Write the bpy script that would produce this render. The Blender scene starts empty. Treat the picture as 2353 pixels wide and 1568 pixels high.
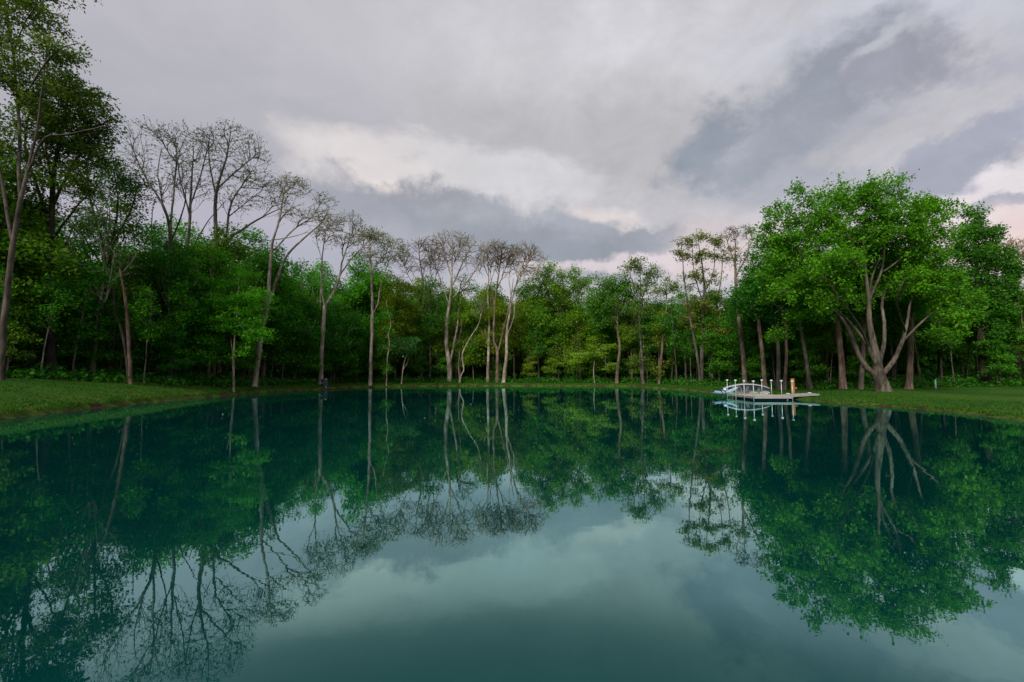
import bpy, math, random
import numpy as np
from mathutils import Vector

scene = bpy.context.scene
COL = scene.collection
R = math.radians

# ------------------------------------------------------------------ camera
CAM_H = 2.4                      # eye height above the water
PITCH = math.atan(69.4 / 1060.8)
cam_d = bpy.data.cameras.new("camera")
cam_d.sensor_width = 36.0
cam_d.lens = 36.0 * 1060.8 / 2353.0
cam_d.clip_start = 0.05
cam_d.clip_end = 3000
cam = bpy.data.objects.new("camera", cam_d)
COL.objects.link(cam)
cam.location = (0, 0, CAM_H)
cam.rotation_euler = (R(90) + PITCH, 0, 0)
scene.camera = cam

def ray(x, y):
    """direction through a photo position (2353 x 1568 coordinates)"""
    u, v = (x - 1176.5) / 1060.8, -(y - 784.0) / 1060.8
    c, s = math.cos(PITCH), math.sin(PITCH)
    return np.array((u, c - v * s, s + v * c))

def at(x, y, Y):
    d = ray(x, y)
    return np.array((0, 0, CAM_H)) + d * (Y / d[1])

def on_water(x, y):
    d = ray(x, y)
    return np.array((0, 0, CAM_H)) + d * (-CAM_H / d[2])

# ------------------------------------------------------------------ render settings
scene.view_settings.view_transform = 'Standard'
scene.view_settings.look = 'None'
scene.view_settings.exposure = 0.0
scene.view_settings.gamma = 1.0
scene.cycles.max_bounces = 6
scene.cycles.diffuse_bounces = 3
scene.cycles.glossy_bounces = 3
scene.cycles.transmission_bounces = 3
scene.cycles.caustics_reflective = False
scene.cycles.caustics_refractive = False

# ------------------------------------------------------------------ sky and sun
def lin(r, g, b):
    f = lambda c: (c / 255 / 12.92) if c / 255 <= 0.04045 else ((c / 255 + 0.055) / 1.055) ** 2.4
    return (f(r), f(g), f(b))

SUN_EL, SUN_AZ = R(36), R(-152)            # behind the camera, a little to its left
SKY_STRENGTH = 0.1
world = bpy.data.worlds.new("World")
scene.world = world
world.use_nodes = True
wn, wl = world.node_tree.nodes, world.node_tree.links
wn.clear()

def mnode(nt, op, a, b=None, c=None):
    n = nt.nodes.new('ShaderNodeMath')
    n.operation = op
    for i, v in enumerate((a, b, c)):
        if v is None:
            continue
        if isinstance(v, (int, float)):
            n.inputs[i].default_value = v
        else:
            nt.links.new(v, n.inputs[i])
    return n.outputs[0]

def blob_group():
    g = bpy.data.node_groups.new("cloud_bank", 'ShaderNodeTree')
    I = g.interface
    for nm, ty in (("Base", 'NodeSocketColor'), ("Cloud", 'NodeSocketColor'), ("Az", 'NodeSocketFloat'), ("El", 'NodeSocketFloat'),
                   ("Noise", 'NodeSocketFloat'), ("A0", 'NodeSocketFloat'), ("E0", 'NodeSocketFloat'), ("WA", 'NodeSocketFloat'),
                   ("WE", 'NodeSocketFloat'), ("Rot", 'NodeSocketFloat'), ("Amp", 'NodeSocketFloat'), ("Soft", 'NodeSocketFloat'), ("Op", 'NodeSocketFloat')):
        I.new_socket(nm, in_out='INPUT', socket_type=ty)
    I.new_socket("Color", in_out='OUTPUT', socket_type='NodeSocketColor')
    i = g.nodes.new('NodeGroupInput')
    o = g.nodes.new('NodeGroupOutput')
    S = i.outputs
    M = lambda op, a, b=None, c=None: mnode(g, op, a, b, c)
    da, de = M('SUBTRACT', S["Az"], S["A0"]), M('SUBTRACT', S["El"], S["E0"])
    cs, sn = M('COSINE', S["Rot"]), M('SINE', S["Rot"])
    p = M('DIVIDE', M('ADD', M('MULTIPLY', da, cs), M('MULTIPLY', de, sn)), S["WA"])
    q = M('DIVIDE', M('SUBTRACT', M('MULTIPLY', de, cs), M('MULTIPLY', da, sn)), S["WE"])
    r = M('SQRT', M('ADD', M('MULTIPLY', p, p), M('MULTIPLY', q, q)))
    r = M('ADD', r, M('MULTIPLY', M('SUBTRACT', S["Noise"], 0.5), S["Amp"]))
    mr = g.nodes.new('ShaderNodeMapRange')
    mr.interpolation_type = 'SMOOTHSTEP'
    g.links.new(r, mr.inputs['Value'])
    g.links.new(M('ADD', 1.0, S["Soft"]), mr.inputs['From Min'])
    g.links.new(M('SUBTRACT', 1.0, S["Soft"]), mr.inputs['From Max'])
    mx = g.nodes.new('ShaderNodeMix')
    mx.data_type = 'RGBA'
    g.links.new(M('MULTIPLY', mr.outputs[0], S["Op"]), mx.inputs[0])
    g.links.new(S["Base"], mx.inputs[6])
    g.links.new(S["Cloud"], mx.inputs[7])
    g.links.new(mx.outputs[2], o.inputs[0])
    return g

tc = wn.new('ShaderNodeTexCoord')
sep = wn.new('ShaderNodeSeparateXYZ')
wl.new(tc.outputs['Generated'], sep.inputs[0])
W = lambda op, a, b=None, c=None: mnode(world.node_tree, op, a, b, c)
AZ0 = W('ARCTAN2', sep.outputs[0], sep.outputs[1])
EL0 = W('ARCSINE', sep.outputs[2])

def wnoise(scale, sc, detail, rough, dist, off=0.0):
    mp = wn.new('ShaderNodeMapping')
    mp.inputs['Scale'].default_value = sc
    mp.inputs['Location'].default_value = (off, off * 0.7, off * 1.3)
    wl.new(tc.outputs['Generated'], mp.inputs[0])
    n = wn.new('ShaderNodeTexNoise')
    n.inputs['Scale'].default_value = scale
    n.inputs['Detail'].default_value = detail
    n.inputs['Roughness'].default_value = rough
    n.inputs['Distortion'].default_value = dist
    wl.new(mp.outputs[0], n.inputs['Vector'])
    return W('ADD', W('MULTIPLY', W('SUBTRACT', n.outputs[0], 0.5), 1.9), 0.5)

N1 = wnoise(4.0, (1, 1, 2.0), 9, 0.58, 0.35)
N2 = wnoise(6.0, (1, 1, 1.35), 10, 0.64, 0.3, 3.1)
WX = wnoise(6.0, (1, 1, 1.2), 6, 0.6, 0.2, 7.7)
WY = wnoise(6.5, (1, 1, 1.2), 6, 0.6, 0.2, 12.3)
AZ = W('ADD', AZ0, W('MULTIPLY', W('SUBTRACT', WX, 0.5), 0.13))      # billows push the cloud edges about
EL = W('ADD', EL0, W('MULTIPLY', W('SUBTRACT', WY, 0.5), 0.07))
BG = blob_group()
rgb0 = wn.new('ShaderNodeRGB')
rgb0.outputs[0].default_value = (*lin(198, 196, 202), 1)
cur = rgb0.outputs[0]

def cloud(x, y, rx, ry, col, rot=0, amp=1.2, soft=0.5, op=1.0, noise=None):
    global cur
    d, dx, dy = ray(x, y), ray(x + rx, y), ray(x, y - ry)
    az = lambda v: math.atan2(v[0], v[1])
    el = lambda v: math.asin(v[2] / np.linalg.norm(v))
    n = wn.new('ShaderNodeGroup')
    n.node_tree = BG
    wl.new(cur, n.inputs['Base'])
    n.inputs['Cloud'].default_value = (*lin(*col), 1)
    wl.new(AZ, n.inputs['Az'])
    wl.new(EL, n.inputs['El'])
    wl.new(noise or N1, n.inputs['Noise'])
    for k, v in (('A0', az(d)), ('E0', el(d)), ('WA', abs(az(dx) - az(d))), ('WE', abs(el(dy) - el(d))), ('Rot', R(rot)), ('Amp', amp), ('Soft', soft), ('Op', op)):
        n.inputs[k].default_value = v
    cur = n.outputs[0]

# broad bands of the overcast
cloud(420, 300, 620, 230, (172, 172, 184), amp=0.9, soft=0.8, op=.75)
cloud(300, 520, 500, 120, (186, 182, 196), amp=0.6, soft=0.8)
cloud(1420, 130, 520, 260, (210, 209, 214), amp=0.8, soft=0.8)
cloud(2050, 40, 560, 110, (206, 208, 219), amp=0.8, soft=0.7)
cloud(1330, 330, 420, 130, (190, 188, 191), amp=1.0, soft=0.7)
cloud(760, 330, 420, 70, (186, 185, 192), rot=-8, amp=1.0, soft=0.7)
# bright break with the dark bank under it
cloud(960, 395, 250, 62, (226, 220, 219), rot=-6, amp=1.5, soft=0.55)
cloud(1180, 420, 190, 60, (216, 214, 217), rot=-12, amp=1.4, soft=0.6)
cloud(860, 425, 90, 22, (238, 228, 224), amp=1.2, soft=0.6)
cloud(1020, 530, 330, 75, (166, 168, 178), rot=-8, amp=1.7, soft=0.45, noise=N2)
cloud(985, 455, 110, 42, (160, 161, 171), amp=1.6, soft=0.55, noise=N2)
cloud(1190, 545, 260, 70, (154, 160, 170), rot=-8, amp=1.6, soft=0.5, noise=N2)
cloud(1420, 520, 110, 30, (224, 215, 215), rot=-14, amp=1.4, soft=0.5)
cloud(1330, 575, 260, 48, (154, 160, 170), rot=-4, amp=1.4, soft=0.45, noise=N2)
cloud(1090, 500, 120, 26, (186, 186, 193), rot=-10, amp=2.2, soft=0.9, op=.6, noise=N2)
cloud(900, 545, 120, 30, (184, 183, 193), rot=6, amp=2.2, soft=0.9, op=.6, noise=N2)
cloud(1300, 530, 110, 22, (178, 181, 190), rot=-14, amp=2.2, soft=0.9, op=.6, noise=N2)
cloud(1500, 560, 120, 42, (160, 164, 174), rot=4, amp=1.2, soft=0.3, noise=N2)
cloud(1440, 608, 240, 15, (224, 212, 217), amp=0.9, soft=0.6)
cloud(1660, 570, 140, 70, (222, 208, 209), amp=0.9, soft=0.7)
cloud(800, 600, 260, 50, (180, 180, 194), amp=0.9, soft=0.7)
# the darker bank at the right
cloud(1930, 250, 350, 150, (180, 182, 192), rot=24, amp=1.5, soft=0.5)
cloud(1650, 335, 150, 76, (152, 159, 171), rot=18, amp=1.4, soft=0.4, noise=N2)
cloud(1880, 215, 210, 92, (153, 158, 170), rot=24, amp=1.4, soft=0.42, noise=N2)
cloud(2100, 140, 150, 80, (160, 161, 173), rot=-10, amp=1.5, soft=0.42, noise=N2)
cloud(1790, 330, 130, 60, (164, 169, 180), rot=20, amp=1.5, soft=0.4, noise=N2)
cloud(2040, 300, 170, 50, (196, 194, 199), rot=10, amp=1.7, soft=0.5, noise=N2)
cloud(2050, 100, 70, 20, (196, 198, 206), rot=20, amp=2.6, soft=0.8, op=.8, noise=N2)
cloud(2330, 150, 130, 40, (176, 177, 189), rot=-10, amp=1.8, soft=0.6, op=.7, noise=N2)
cloud(2320, 470, 260, 130, (226, 219, 223), rot=18, amp=1.2, soft=0.5)
cloud(2230, 330, 230, 60, (170, 172, 186), rot=16, amp=1.8, soft=0.35, noise=N2)
cloud(2130, 420, 110, 50, (166, 168, 182), rot=16, amp=1.5, soft=0.4, noise=N2)
cloud(2300, 462, 110, 18, (174, 174, 186), rot=4, amp=1.4, soft=0.4, noise=N2)
cloud(2300, 570, 330, 75, (233, 212, 210), amp=0.8, soft=0.6)
# texture of the broken cloud, strongest to the right where the deck breaks up
N3 = wnoise(8.0, (1, 1, 1.4), 10, 0.64, 0.4, 21.0)
brk = wn.new('ShaderNodeMapRange')
brk.interpolation_type = 'SMOOTHSTEP'
wl.new(AZ0, brk.inputs[0])
brk.inputs[1].default_value, brk.inputs[2].default_value = -0.5, 0.35
brk.inputs[3].default_value, brk.inputs[4].default_value = 0.08, 0.30
fmo = W('ADD', 1.0, W('MULTIPLY', W('SUBTRACT', N3, 0.5), brk.outputs[0]))
vm = wn.new('ShaderNodeVectorMath')
vm.operation = 'SCALE'
wl.new(cur, vm.inputs[0])
wl.new(W('MULTIPLY', fmo, 1.0 / SKY_STRENGTH), vm.inputs[3])
sky = wn.new('ShaderNodeTexSky')
sky.sky_type = 'NISHITA'
sky.sun_disc = False
sky.sun_elevation = SUN_EL
sky.sun_rotation = SUN_AZ
mixs = wn.new('ShaderNodeMix')
mixs.data_type = 'RGBA'
mixs.inputs[0].default_value = 0.96         # nearly closed overcast
wl.new(sky.outputs[0], mixs.inputs[6])
wl.new(vm.outputs[0], mixs.inputs[7])
bgn = wn.new('ShaderNodeBackground')
bgn.inputs[1].default_value = SKY_STRENGTH
wl.new(mixs.outputs[2], bgn.inputs[0])
wo = wn.new('ShaderNodeOutputWorld')
wl.new(bgn.outputs[0], wo.inputs[0])

sun_d = bpy.data.lights.new("sun", 'SUN')
sun_d.energy = 4.0
sun_d.angle = R(18)
sun_d.color = (1.0, 0.93, 0.84)
sun = bpy.data.objects.new("sun", sun_d)
COL.objects.link(sun)
sd = Vector((math.sin(SUN_AZ) * math.cos(SUN_EL), math.cos(SUN_AZ) * math.cos(SUN_EL), math.sin(SUN_EL)))
sun.rotation_euler = sd.to_track_quat('Z', 'Y').to_euler()

# ------------------------------------------------------------------ materials
def new_mat(name):
    m = bpy.data.materials.new(name)
    m.use_nodes = True
    nt = m.node_tree
    nt.nodes.clear()
    out = nt.nodes.new('ShaderNodeOutputMaterial')
    return m, nt, out

def ramp(nt, fac, stops):
    r = nt.nodes.new('ShaderNodeValToRGB')
    e = r.color_ramp.elements
    while len(e) < len(stops):
        e.new(0.5)
    for el, (p, c) in zip(e, stops):
        el.position = p
        el.color = (*c, 1)
    nt.links.new(fac, r.inputs[0])
    return r.outputs[0]

def noise(nt, vec, scale, detail=4, rough=0.55, mscale=None):
    if mscale:
        mp = nt.nodes.new('ShaderNodeMapping')
        mp.inputs['Scale'].default_value = mscale
        nt.links.new(vec, mp.inputs[0])
        vec = mp.outputs[0]
    n = nt.nodes.new('ShaderNodeTexNoise')
    n.inputs['Scale'].default_value = scale
    n.inputs['Detail'].default_value = detail
    n.inputs['Roughness'].default_value = rough
    nt.links.new(vec, n.inputs['Vector'])
    return n.outputs[0]

def mixc(nt, fac, a, b, mode='MIX'):
    m = nt.nodes.new('ShaderNodeMix')
    m.data_type = 'RGBA'
    m.blend_type = mode
    for s, v in ((0, fac), (6, a), (7, b)):
        if isinstance(v, (int, float)):
            m.inputs[s].default_value = v
        elif isinstance(v, tuple):
            m.inputs[s].default_value = (*v, 1)
        else:
            nt.links.new(v, m.inputs[s])
    return m.outputs[2]

def principled(nt, out, color, rough=0.6, metal=0.0, spec=0.4, bump=None, bdist=0.02, bstr=0.6):
    p = nt.nodes.new('ShaderNodeBsdfPrincipled')
    if isinstance(color, tuple):
        p.inputs['Base Color'].default_value = (*color, 1)
    else:
        nt.links.new(color, p.inputs['Base Color'])
    if isinstance(rough, (int, float)):
        p.inputs['Roughness'].default_value = rough
    else:
        nt.links.new(rough, p.inputs['Roughness'])
    p.inputs['Metallic'].default_value = metal
    p.inputs['Specular IOR Level'].default_value = spec
    if bump is not None:
        b = nt.nodes.new('ShaderNodeBump')
        b.inputs['Strength'].default_value = bstr
        b.inputs['Distance'].default_value = bdist
        nt.links.new(bump, b.inputs['Height'])
        nt.links.new(b.outputs[0], p.inputs['Normal'])
    nt.links.new(p.outputs[0], out.inputs[0])
    return p

def obj_coord(nt, which='Object'):
    return nt.nodes.new('ShaderNodeTexCoord').outputs[which]

def mat_leaf():
    m, nt, out = new_mat("leaf")
    oi = nt.nodes.new('ShaderNodeObjectInfo')
    a = nt.nodes.new('ShaderNodeAttribute')
    a.attribute_name = "tint"
    t = a.outputs['Fac']
    var = ramp(nt, t, [(0.0, (0.60, 0.76, 0.50)), (0.5, (1.1, 1.45, 1.0)), (1.0, (2.0, 2.1, 1.1))])
    col = mixc(nt, 1.0, oi.outputs['Color'], var, 'MULTIPLY')
    p = nt.nodes.new('ShaderNodeBsdfPrincipled')
    p.inputs['Roughness'].default_value = 0.55
    p.inputs['Specular IOR Level'].default_value = 0.12
    nt.links.new(col, p.inputs['Base Color'])
    tr = nt.nodes.new('ShaderNodeBsdfTranslucent')
    tcol = mixc(nt, 1.0, col, (1.15, 1.4, 0.5), 'MULTIPLY')
    nt.links.new(tcol, tr.inputs[0])
    mx = nt.nodes.new('ShaderNodeMixShader')
    mx.inputs[0].default_value = 0.38
    nt.links.new(p.outputs[0], mx.inputs[1])
    nt.links.new(tr.outputs[0], mx.inputs[2])
    nt.links.new(mx.outputs[0], out.inputs[0])
    return m

def mat_bark():
    m, nt, out = new_mat("bark")
    oi = nt.nodes.new('ShaderNodeObjectInfo')
    co = obj_coord(nt)
    n1 = noise(nt, co, 6.0, 6, 0.65, (1, 1, 0.18))
    n2 = noise(nt, co, 0.9, 4, 0.6, (1, 1, 0.5))
    v1 = ramp(nt, n1, [(0.32, (0.30, 0.28, 0.27)), (0.62, (1.25, 1.25, 1.25))])
    v2 = ramp(nt, n2, [(0.36, (0.42, 0.42, 0.40)), (0.52, (0.95, 0.93, 0.9)), (0.66, (1.45, 1.5, 1.42))])
    c = mixc(nt, 1.0, oi.outputs['Color'], v1, 'MULTIPLY')
    c = mixc(nt, 1.0, c, v2, 'MULTIPLY')
    principled(nt, out, c, 0.85, spec=0.2, bump=n1, bdist=0.05, bstr=0.9)
    return m

def mat_plain(name, col, rough=0.6, metal=0.0, spec=0.4, var=0.25, scale=8.0):
    m, nt, out = new_mat(name)
    co = obj_coord(nt)
    n = noise(nt, co, scale, 5)
    lo = tuple(c * (1 - var) for c in col)
    hi = tuple(min(1, c * (1 + var)) for c in col)
    principled(nt, out, ramp(nt, n, [(0.3, lo), (0.7, hi)]), rough, metal, spec, bump=n, bdist=0.004, bstr=0.3)
    return m

def mat_ground():
    m, nt, out = new_mat("ground")
    geo = nt.nodes.new('ShaderNodeNewGeometry')
    co = geo.outputs['Position']
    a = nt.nodes.new('ShaderNodeAttribute')
    a.attribute_name = "shore"                      # metres from the waterline
    b = nt.nodes.new('ShaderNodeAttribute')
    b.attribute_name = "wood"                       # 1 under the trees
    M = lambda op, x, y=None, z=None: mnode(nt, op, x, y, z)
    nf = noise(nt, co, 5.0, 8, 0.7)
    nm = noise(nt, co, 0.9, 5, 0.6)
    nb = noise(nt, co, 0.16, 4, 0.55)
    nd = noise(nt, co, 22.0, 4, 0.7)
    g1 = ramp(nt, nf, [(0.28, (0.011, 0.045, 0.005)), (0.5, (0.024, 0.080, 0.008)), (0.75, (0.056, 0.125, 0.014))])
    g2 = ramp(nt, nb, [(0.35, (0.62, 0.80, 0.70)), (0.5, (1.0, 1.0, 0.9)), (0.66, (1.45, 1.18, 0.95))])
    grass = mixc(nt, 1.0, g1, g2, 'MULTIPLY')
    grass = mixc(nt, 0.6, grass, ramp(nt, nd, [(0.3, (0.5, 0.55, 0.5)), (0.7, (1.5, 1.45, 1.4))]), 'MULTIPLY')
    dry = ramp(nt, nm, [(0.45, (0, 0, 0)), (0.75, (1, 1, 1))])
    dm = nt.nodes.new('ShaderNodeMapRange')
    nt.links.new(a.outputs['Fac'], dm.inputs[0])
    dm.inputs[1].default_value, dm.inputs[2].default_value = 3.0, 0.4
    grass = mixc(nt, M('MULTIPLY', M('MULTIPLY', dry, dm.outputs[0]), 0.75), grass, (0.13, 0.12, 0.03))
    soil = ramp(nt, nf, [(0.3, (0.018, 0.010, 0.006)), (0.55, (0.070, 0.033, 0.018)), (0.8, (0.16, 0.085, 0.05))])
    sm = M('ADD', a.outputs['Fac'], M('MULTIPLY', M('SUBTRACT', nm, 0.5), 2.4))
    sm = M('ADD', sm, M('MULTIPLY', M('SUBTRACT', nf, 0.5), 0.5))
    mr = nt.nodes.new('ShaderNodeMapRange')
    nt.links.new(sm, mr.inputs[0])
    mr.inputs[1].default_value, mr.inputs[2].default_value = 0.20, -0.06
    c = mixc(nt, mr.outputs[0], grass, soil)
    litter = ramp(nt, nf, [(0.3, (0.018, 0.016, 0.008)), (0.6, (0.045, 0.045, 0.016)), (0.8, (0.035, 0.065, 0.018))])
    c = mixc(nt, b.outputs['Fac'], c, litter)
    hb = M('ADD', M('MULTIPLY', nf, 0.6), M('MULTIPLY', nd, 0.6))
    principled(nt, out, c, 0.95, spec=0.1, bump=hb, bdist=0.08, bstr=0.9)
    return m

def mat_water():
    m, nt, out = new_mat("water")
    geo = nt.nodes.new('ShaderNodeNewGeometry')
    co = geo.outputs['Position']
    n1 = noise(nt, co, 0.55, 3, 0.5)
    n2 = noise(nt, co, 2.6, 3, 0.5)
    h = mnode(nt, 'ADD', mnode(nt, 'MULTIPLY', n1, 1.0), mnode(nt, 'MULTIPLY', n2, 0.22))
    bp = nt.nodes.new('ShaderNodeBump')
    bp.inputs['Strength'].default_value = 1.0
    bp.inputs['Distance'].default_value = 0.0028
    nt.links.new(h, bp.inputs['Height'])
    df = nt.nodes.new('ShaderNodeBsdfDiffuse')
    df.inputs[0].default_value = (0.0001, 0.036, 0.036, 1)       # turbid teal body
    gl = nt.nodes.new('ShaderNodeBsdfGlossy')
    gl.inputs['Color'].default_value = (0.62, 0.98, 0.95, 1)
    gl.inputs['Roughness'].default_value = 0.008
    nt.links.new(bp.outputs[0], gl.inputs['Normal'])
    lw = nt.nodes.new('ShaderNodeLayerWeight')                   # facing = 1 - cos
    lw.inputs[0].default_value = 0.5
    fc = nt.nodes.new('ShaderNodeFloatCurve')
    cv = fc.mapping.curves[0]
    cv.points[0].location = (0, 0.02)
    cv.points[1].location = (1, 1.0)
    for p_ in ((0.40, 0.035), (0.50, 0.085), (0.62, 0.42), (0.75, 0.56), (0.9, 0.74)):
        cv.points.new(*p_)
    fc.mapping.update()
    nt.links.new(lw.outputs['Facing'], fc.inputs['Value'])
    mx = nt.nodes.new('ShaderNodeMixShader')
    nt.links.new(fc.outputs[0], mx.inputs[0])
    nt.links.new(df.outputs[0], mx.inputs[1])
    nt.links.new(gl.outputs[0], mx.inputs[2])
    nt.links.new(mx.outputs[0], out.inputs[0])
    return m

LEAF, BARK, GROUND, WATER = mat_leaf(), mat_bark(), mat_ground(), mat_water()
GALV = mat_plain("galvanised_steel", (0.40, 0.43, 0.44), 0.45, 0.6, 0.5, 0.15)
WHITE = mat_plain("white_plastic", (0.62, 0.66, 0.72), 0.4, 0, 0.5, 0.04)
DECK = mat_plain("weathered_deck_board", (0.36, 0.31, 0.27), 0.75, 0, 0.3, 0.3, 14)
ALU = mat_plain("grey_aluminium_hull", (0.30, 0.33, 0.35), 0.5, 0.3, 0.5, 0.15)
PALEBLUE = mat_plain("pale_blue_hull", (0.28, 0.42, 0.55), 0.4, 0, 0.5, 0.1)
DARK = mat_plain("dark_rubber", (0.02, 0.025, 0.035), 0.6, 0, 0.4, 0.2)
LIME = mat_plain("lime_green_paddle", (0.12, 0.60, 0.15), 0.4, 0, 0.5, 0.1)
ORANGE = mat_plain("orange_timber", (0.50, 0.19, 0.055), 0.7, 0, 0.3, 0.25, 10)
BLACKBOX = mat_plain("black_enclosure", (0.012, 0.022, 0.024), 0.5, 0, 0.4, 0.2)
GREYBOX = mat_plain("slate_enclosure", (0.055, 0.075, 0.095), 0.5, 0, 0.4, 0.2)
TAN = mat_plain("tan_cap", (0.55, 0.47, 0.32), 0.6, 0, 0.4, 0.1)
STONE = mat_plain("red_brown_stone", (0.16, 0.085, 0.06), 0.85, 0, 0.3, 0.5, 6)
TEAL = mat_plain("pale_teal_tube", (0.25, 0.50, 0.45), 0.5, 0, 0.4, 0.1)
ROPE = mat_plain("blue_rope", (0.03, 0.10, 0.26), 0.7, 0, 0.3, 0.2)

# ------------------------------------------------------------------ object helpers
def tag(o, label=None, cat=None, group=None, kind=None):
    if label: o['label'] = label
    if cat: o['category'] = cat
    if group: o['group'] = group
    if kind: o['kind'] = kind
    return o

def empty(name, loc, rz=0.0):
    o = bpy.data.objects.new(name, None)
    o.empty_display_size = 0.3
    o.location = [float(v) for v in loc]
    o.rotation_euler = (0, 0, rz)
    COL.objects.link(o)
    return o

def link(name, mesh, parent=None, color=None):
    o = bpy.data.objects.new(name, mesh)
    COL.objects.link(o)
    if parent is not None:
        o.parent = parent
    if color is not None:
        o.color = (*color, 1)
    return o

def np_mesh(name, verts, faces, mat, smooth=False, attr=None):
    """faces: (n,k) int array, or a list of such arrays"""
    me = bpy.data.meshes.new(name)
    V = np.asarray(verts, dtype=np.float32)
    if not isinstance(faces, list):
        faces = [faces]
    faces = [np.asarray(f, dtype=np.int32) for f in faces if len(f)]
    loops = np.concatenate([f.ravel() for f in faces])
    tot = np.concatenate([np.full(len(f), f.shape[1], dtype=np.int32) for f in faces])
    start = np.concatenate([[0], np.cumsum(tot)[:-1]]).astype(np.int32)
    me.vertices.add(len(V))
    me.vertices.foreach_set("co", V.ravel())
    me.loops.add(len(loops))
    me.loops.foreach_set("vertex_index", loops)
    me.polygons.add(len(tot))
    me.polygons.foreach_set("loop_start", start)
    me.polygons.foreach_set("loop_total", tot)
    me.update(calc_edges=True)
    if smooth:
        me.polygons.foreach_set("use_smooth", np.ones(len(tot), dtype=bool))
    for nm, vals in (attr or {}).items():
        a = me.attributes.new(nm, 'FLOAT', 'POINT')
        a.data.foreach_set("value", np.asarray(vals, dtype=np.float32))
    me.materials.append(mat)
    return me

class MB:
    """collects boxes, tubes and lofts, builds ONE mesh"""
    def __init__(self):
        self.v, self.f = [], []
    def add(self, verts, faces):
        b = len(self.v)
        self.v += [tuple(float(c) for c in p) for p in verts]
        self.f += [tuple(i + b for i in f) for f in faces]
        return self
    def box(self, c, s, rz=0.0, bev=0.0):
        x, y, z = (k / 2 for k in s)
        b = min(bev, x * 0.9, y * 0.9, z * 0.9)
        ring = lambda ix, iy, zz: [(-ix, -iy, zz), (ix, -iy, zz), (ix, iy, zz), (-ix, iy, zz)]
        if b > 0:
            vs = ring(x - b, y - b, -z) + ring(x, y, -z + b) + ring(x, y, z - b) + ring(x - b, y - b, z)
            n = 4
        else:
            vs = ring(x, y, -z) + ring(x, y, z)
            n = 2
        fs = [(3, 2, 1, 0), tuple(4 * (n - 1) + i for i in range(4))]
        for k in range(n - 1):
            for i in range(4):
                j = (i + 1) % 4
                fs.append((4 * k + i, 4 * k + j, 4 * k + 4 + j, 4 * k + 4 + i))
        ca, sa = math.cos(rz), math.sin(rz)
        return self.add([(c[0] + p[0] * ca - p[1] * sa, c[1] + p[0] * sa + p[1] * ca, c[2] + p[2]) for p in vs], fs)
    def tube(self, pts, r, k=8, caps=True):
        pts = np.asarray(pts, float)
        rr = np.full(len(pts), r) if np.isscalar(r) else np.asarray(r)
        V, F = sweep(pts, rr, k)
        fs = [tuple(q) for q in F]
        if caps:
            fs += [tuple(range(k))[::-1], tuple(range((len(pts) - 1) * k, len(pts) * k))]
        return self.add(V, fs)
    def loft(self, rings, closed=True, caps=False):
        k, n = len(rings[0]), len(rings)
        vs = [p for r_ in rings for p in r_]
        fs = []
        for a in range(n - 1):
            for i in range(k if closed else k - 1):
                j = (i + 1) % k
                fs.append((a * k + i, a * k + j, (a + 1) * k + j, (a + 1) * k + i))
        if caps:
            fs += [tuple(range(k))[::-1], tuple(range((n - 1) * k, n * k))]
        return self.add(vs, fs)
    def build(self, name, mat, parent=None, smooth=False):
        me = bpy.data.meshes.new(name)
        me.from_pydata(self.v, [], self.f)
        if smooth:
            me.polygons.foreach_set("use_smooth", [True] * len(self.f))
        me.materials.append(mat)
        me.update()
        return link(name, me, parent)

def sweep(P, r, k):
    n = len(P)
    T = np.empty_like(P)
    T[1:-1] = P[2:] - P[:-2]
    T[0], T[-1] = P[1] - P[0], P[-1] - P[-2]
    T /= np.linalg.norm(T, axis=1, keepdims=True) + 1e-9
    m = T.mean(0)
    ref = np.eye(3)[np.argmin(np.abs(m))]
    A = np.cross(T, ref)
    A /= np.linalg.norm(A, axis=1, keepdims=True) + 1e-9
    B = np.cross(T, A)
    ang = np.arange(k) * (2 * np.pi / k)
    V = P[:, None] + r[:, None, None] * (np.cos(ang)[None, :, None] * A[:, None] + np.sin(ang)[None, :, None] * B[:, None])
    i = np.arange(n - 1)[:, None] * k
    j = np.arange(k)[None]
    j2 = (j + 1) % k
    F = np.stack([i + j, i + j2, i + k + j2, i + k + j], -1).reshape(-1, 4)
    return V.reshape(-1, 3), F

# ------------------------------------------------------------------ pond outline and terrain
SRC = [(0, 1001), (210, 975), (351, 960), (491, 948), (600, 938.5), (700, 931.5), (770, 928.8), (850, 923.9), (1000, 921.5), (1143, 920.4),
       (1350, 920.6), (1500, 921.6), (1555, 925.5), (1643, 931.3), (1702, 937), (1820, 946), (1932, 956), (1980, 961.0), (2107, 969), (2270, 984), (2440, 1004.5)]
K = 2353 / 2440
shore = [on_water(x * K, y * K)[:2] for x, y in SRC]
near = [(22.5, 14), (17.5, 6.5), (9, 2.3), (0, 1.3), (-9, 2.3), (-18, 7), (-23.5, 15)]
poly = np.array(shore + near)

def closed_spline(P, step):
    out = []
    n = len(P)
    for i in range(n):
        p0, p1, p2, p3 = P[i - 1], P[i], P[(i + 1) % n], P[(i + 2) % n]
        m = max(2, int(np.linalg.norm(p2 - p1) / step))
        for t in np.arange(m) / m:
            out.append(0.5 * ((2 * p1) + (p2 - p0) * t + (2 * p0 - 5 * p1 + 4 * p2 - p3) * t * t + (3 * p1 - p0 - 3 * p2 + p3) * t ** 3))
    return np.array(out)

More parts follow.
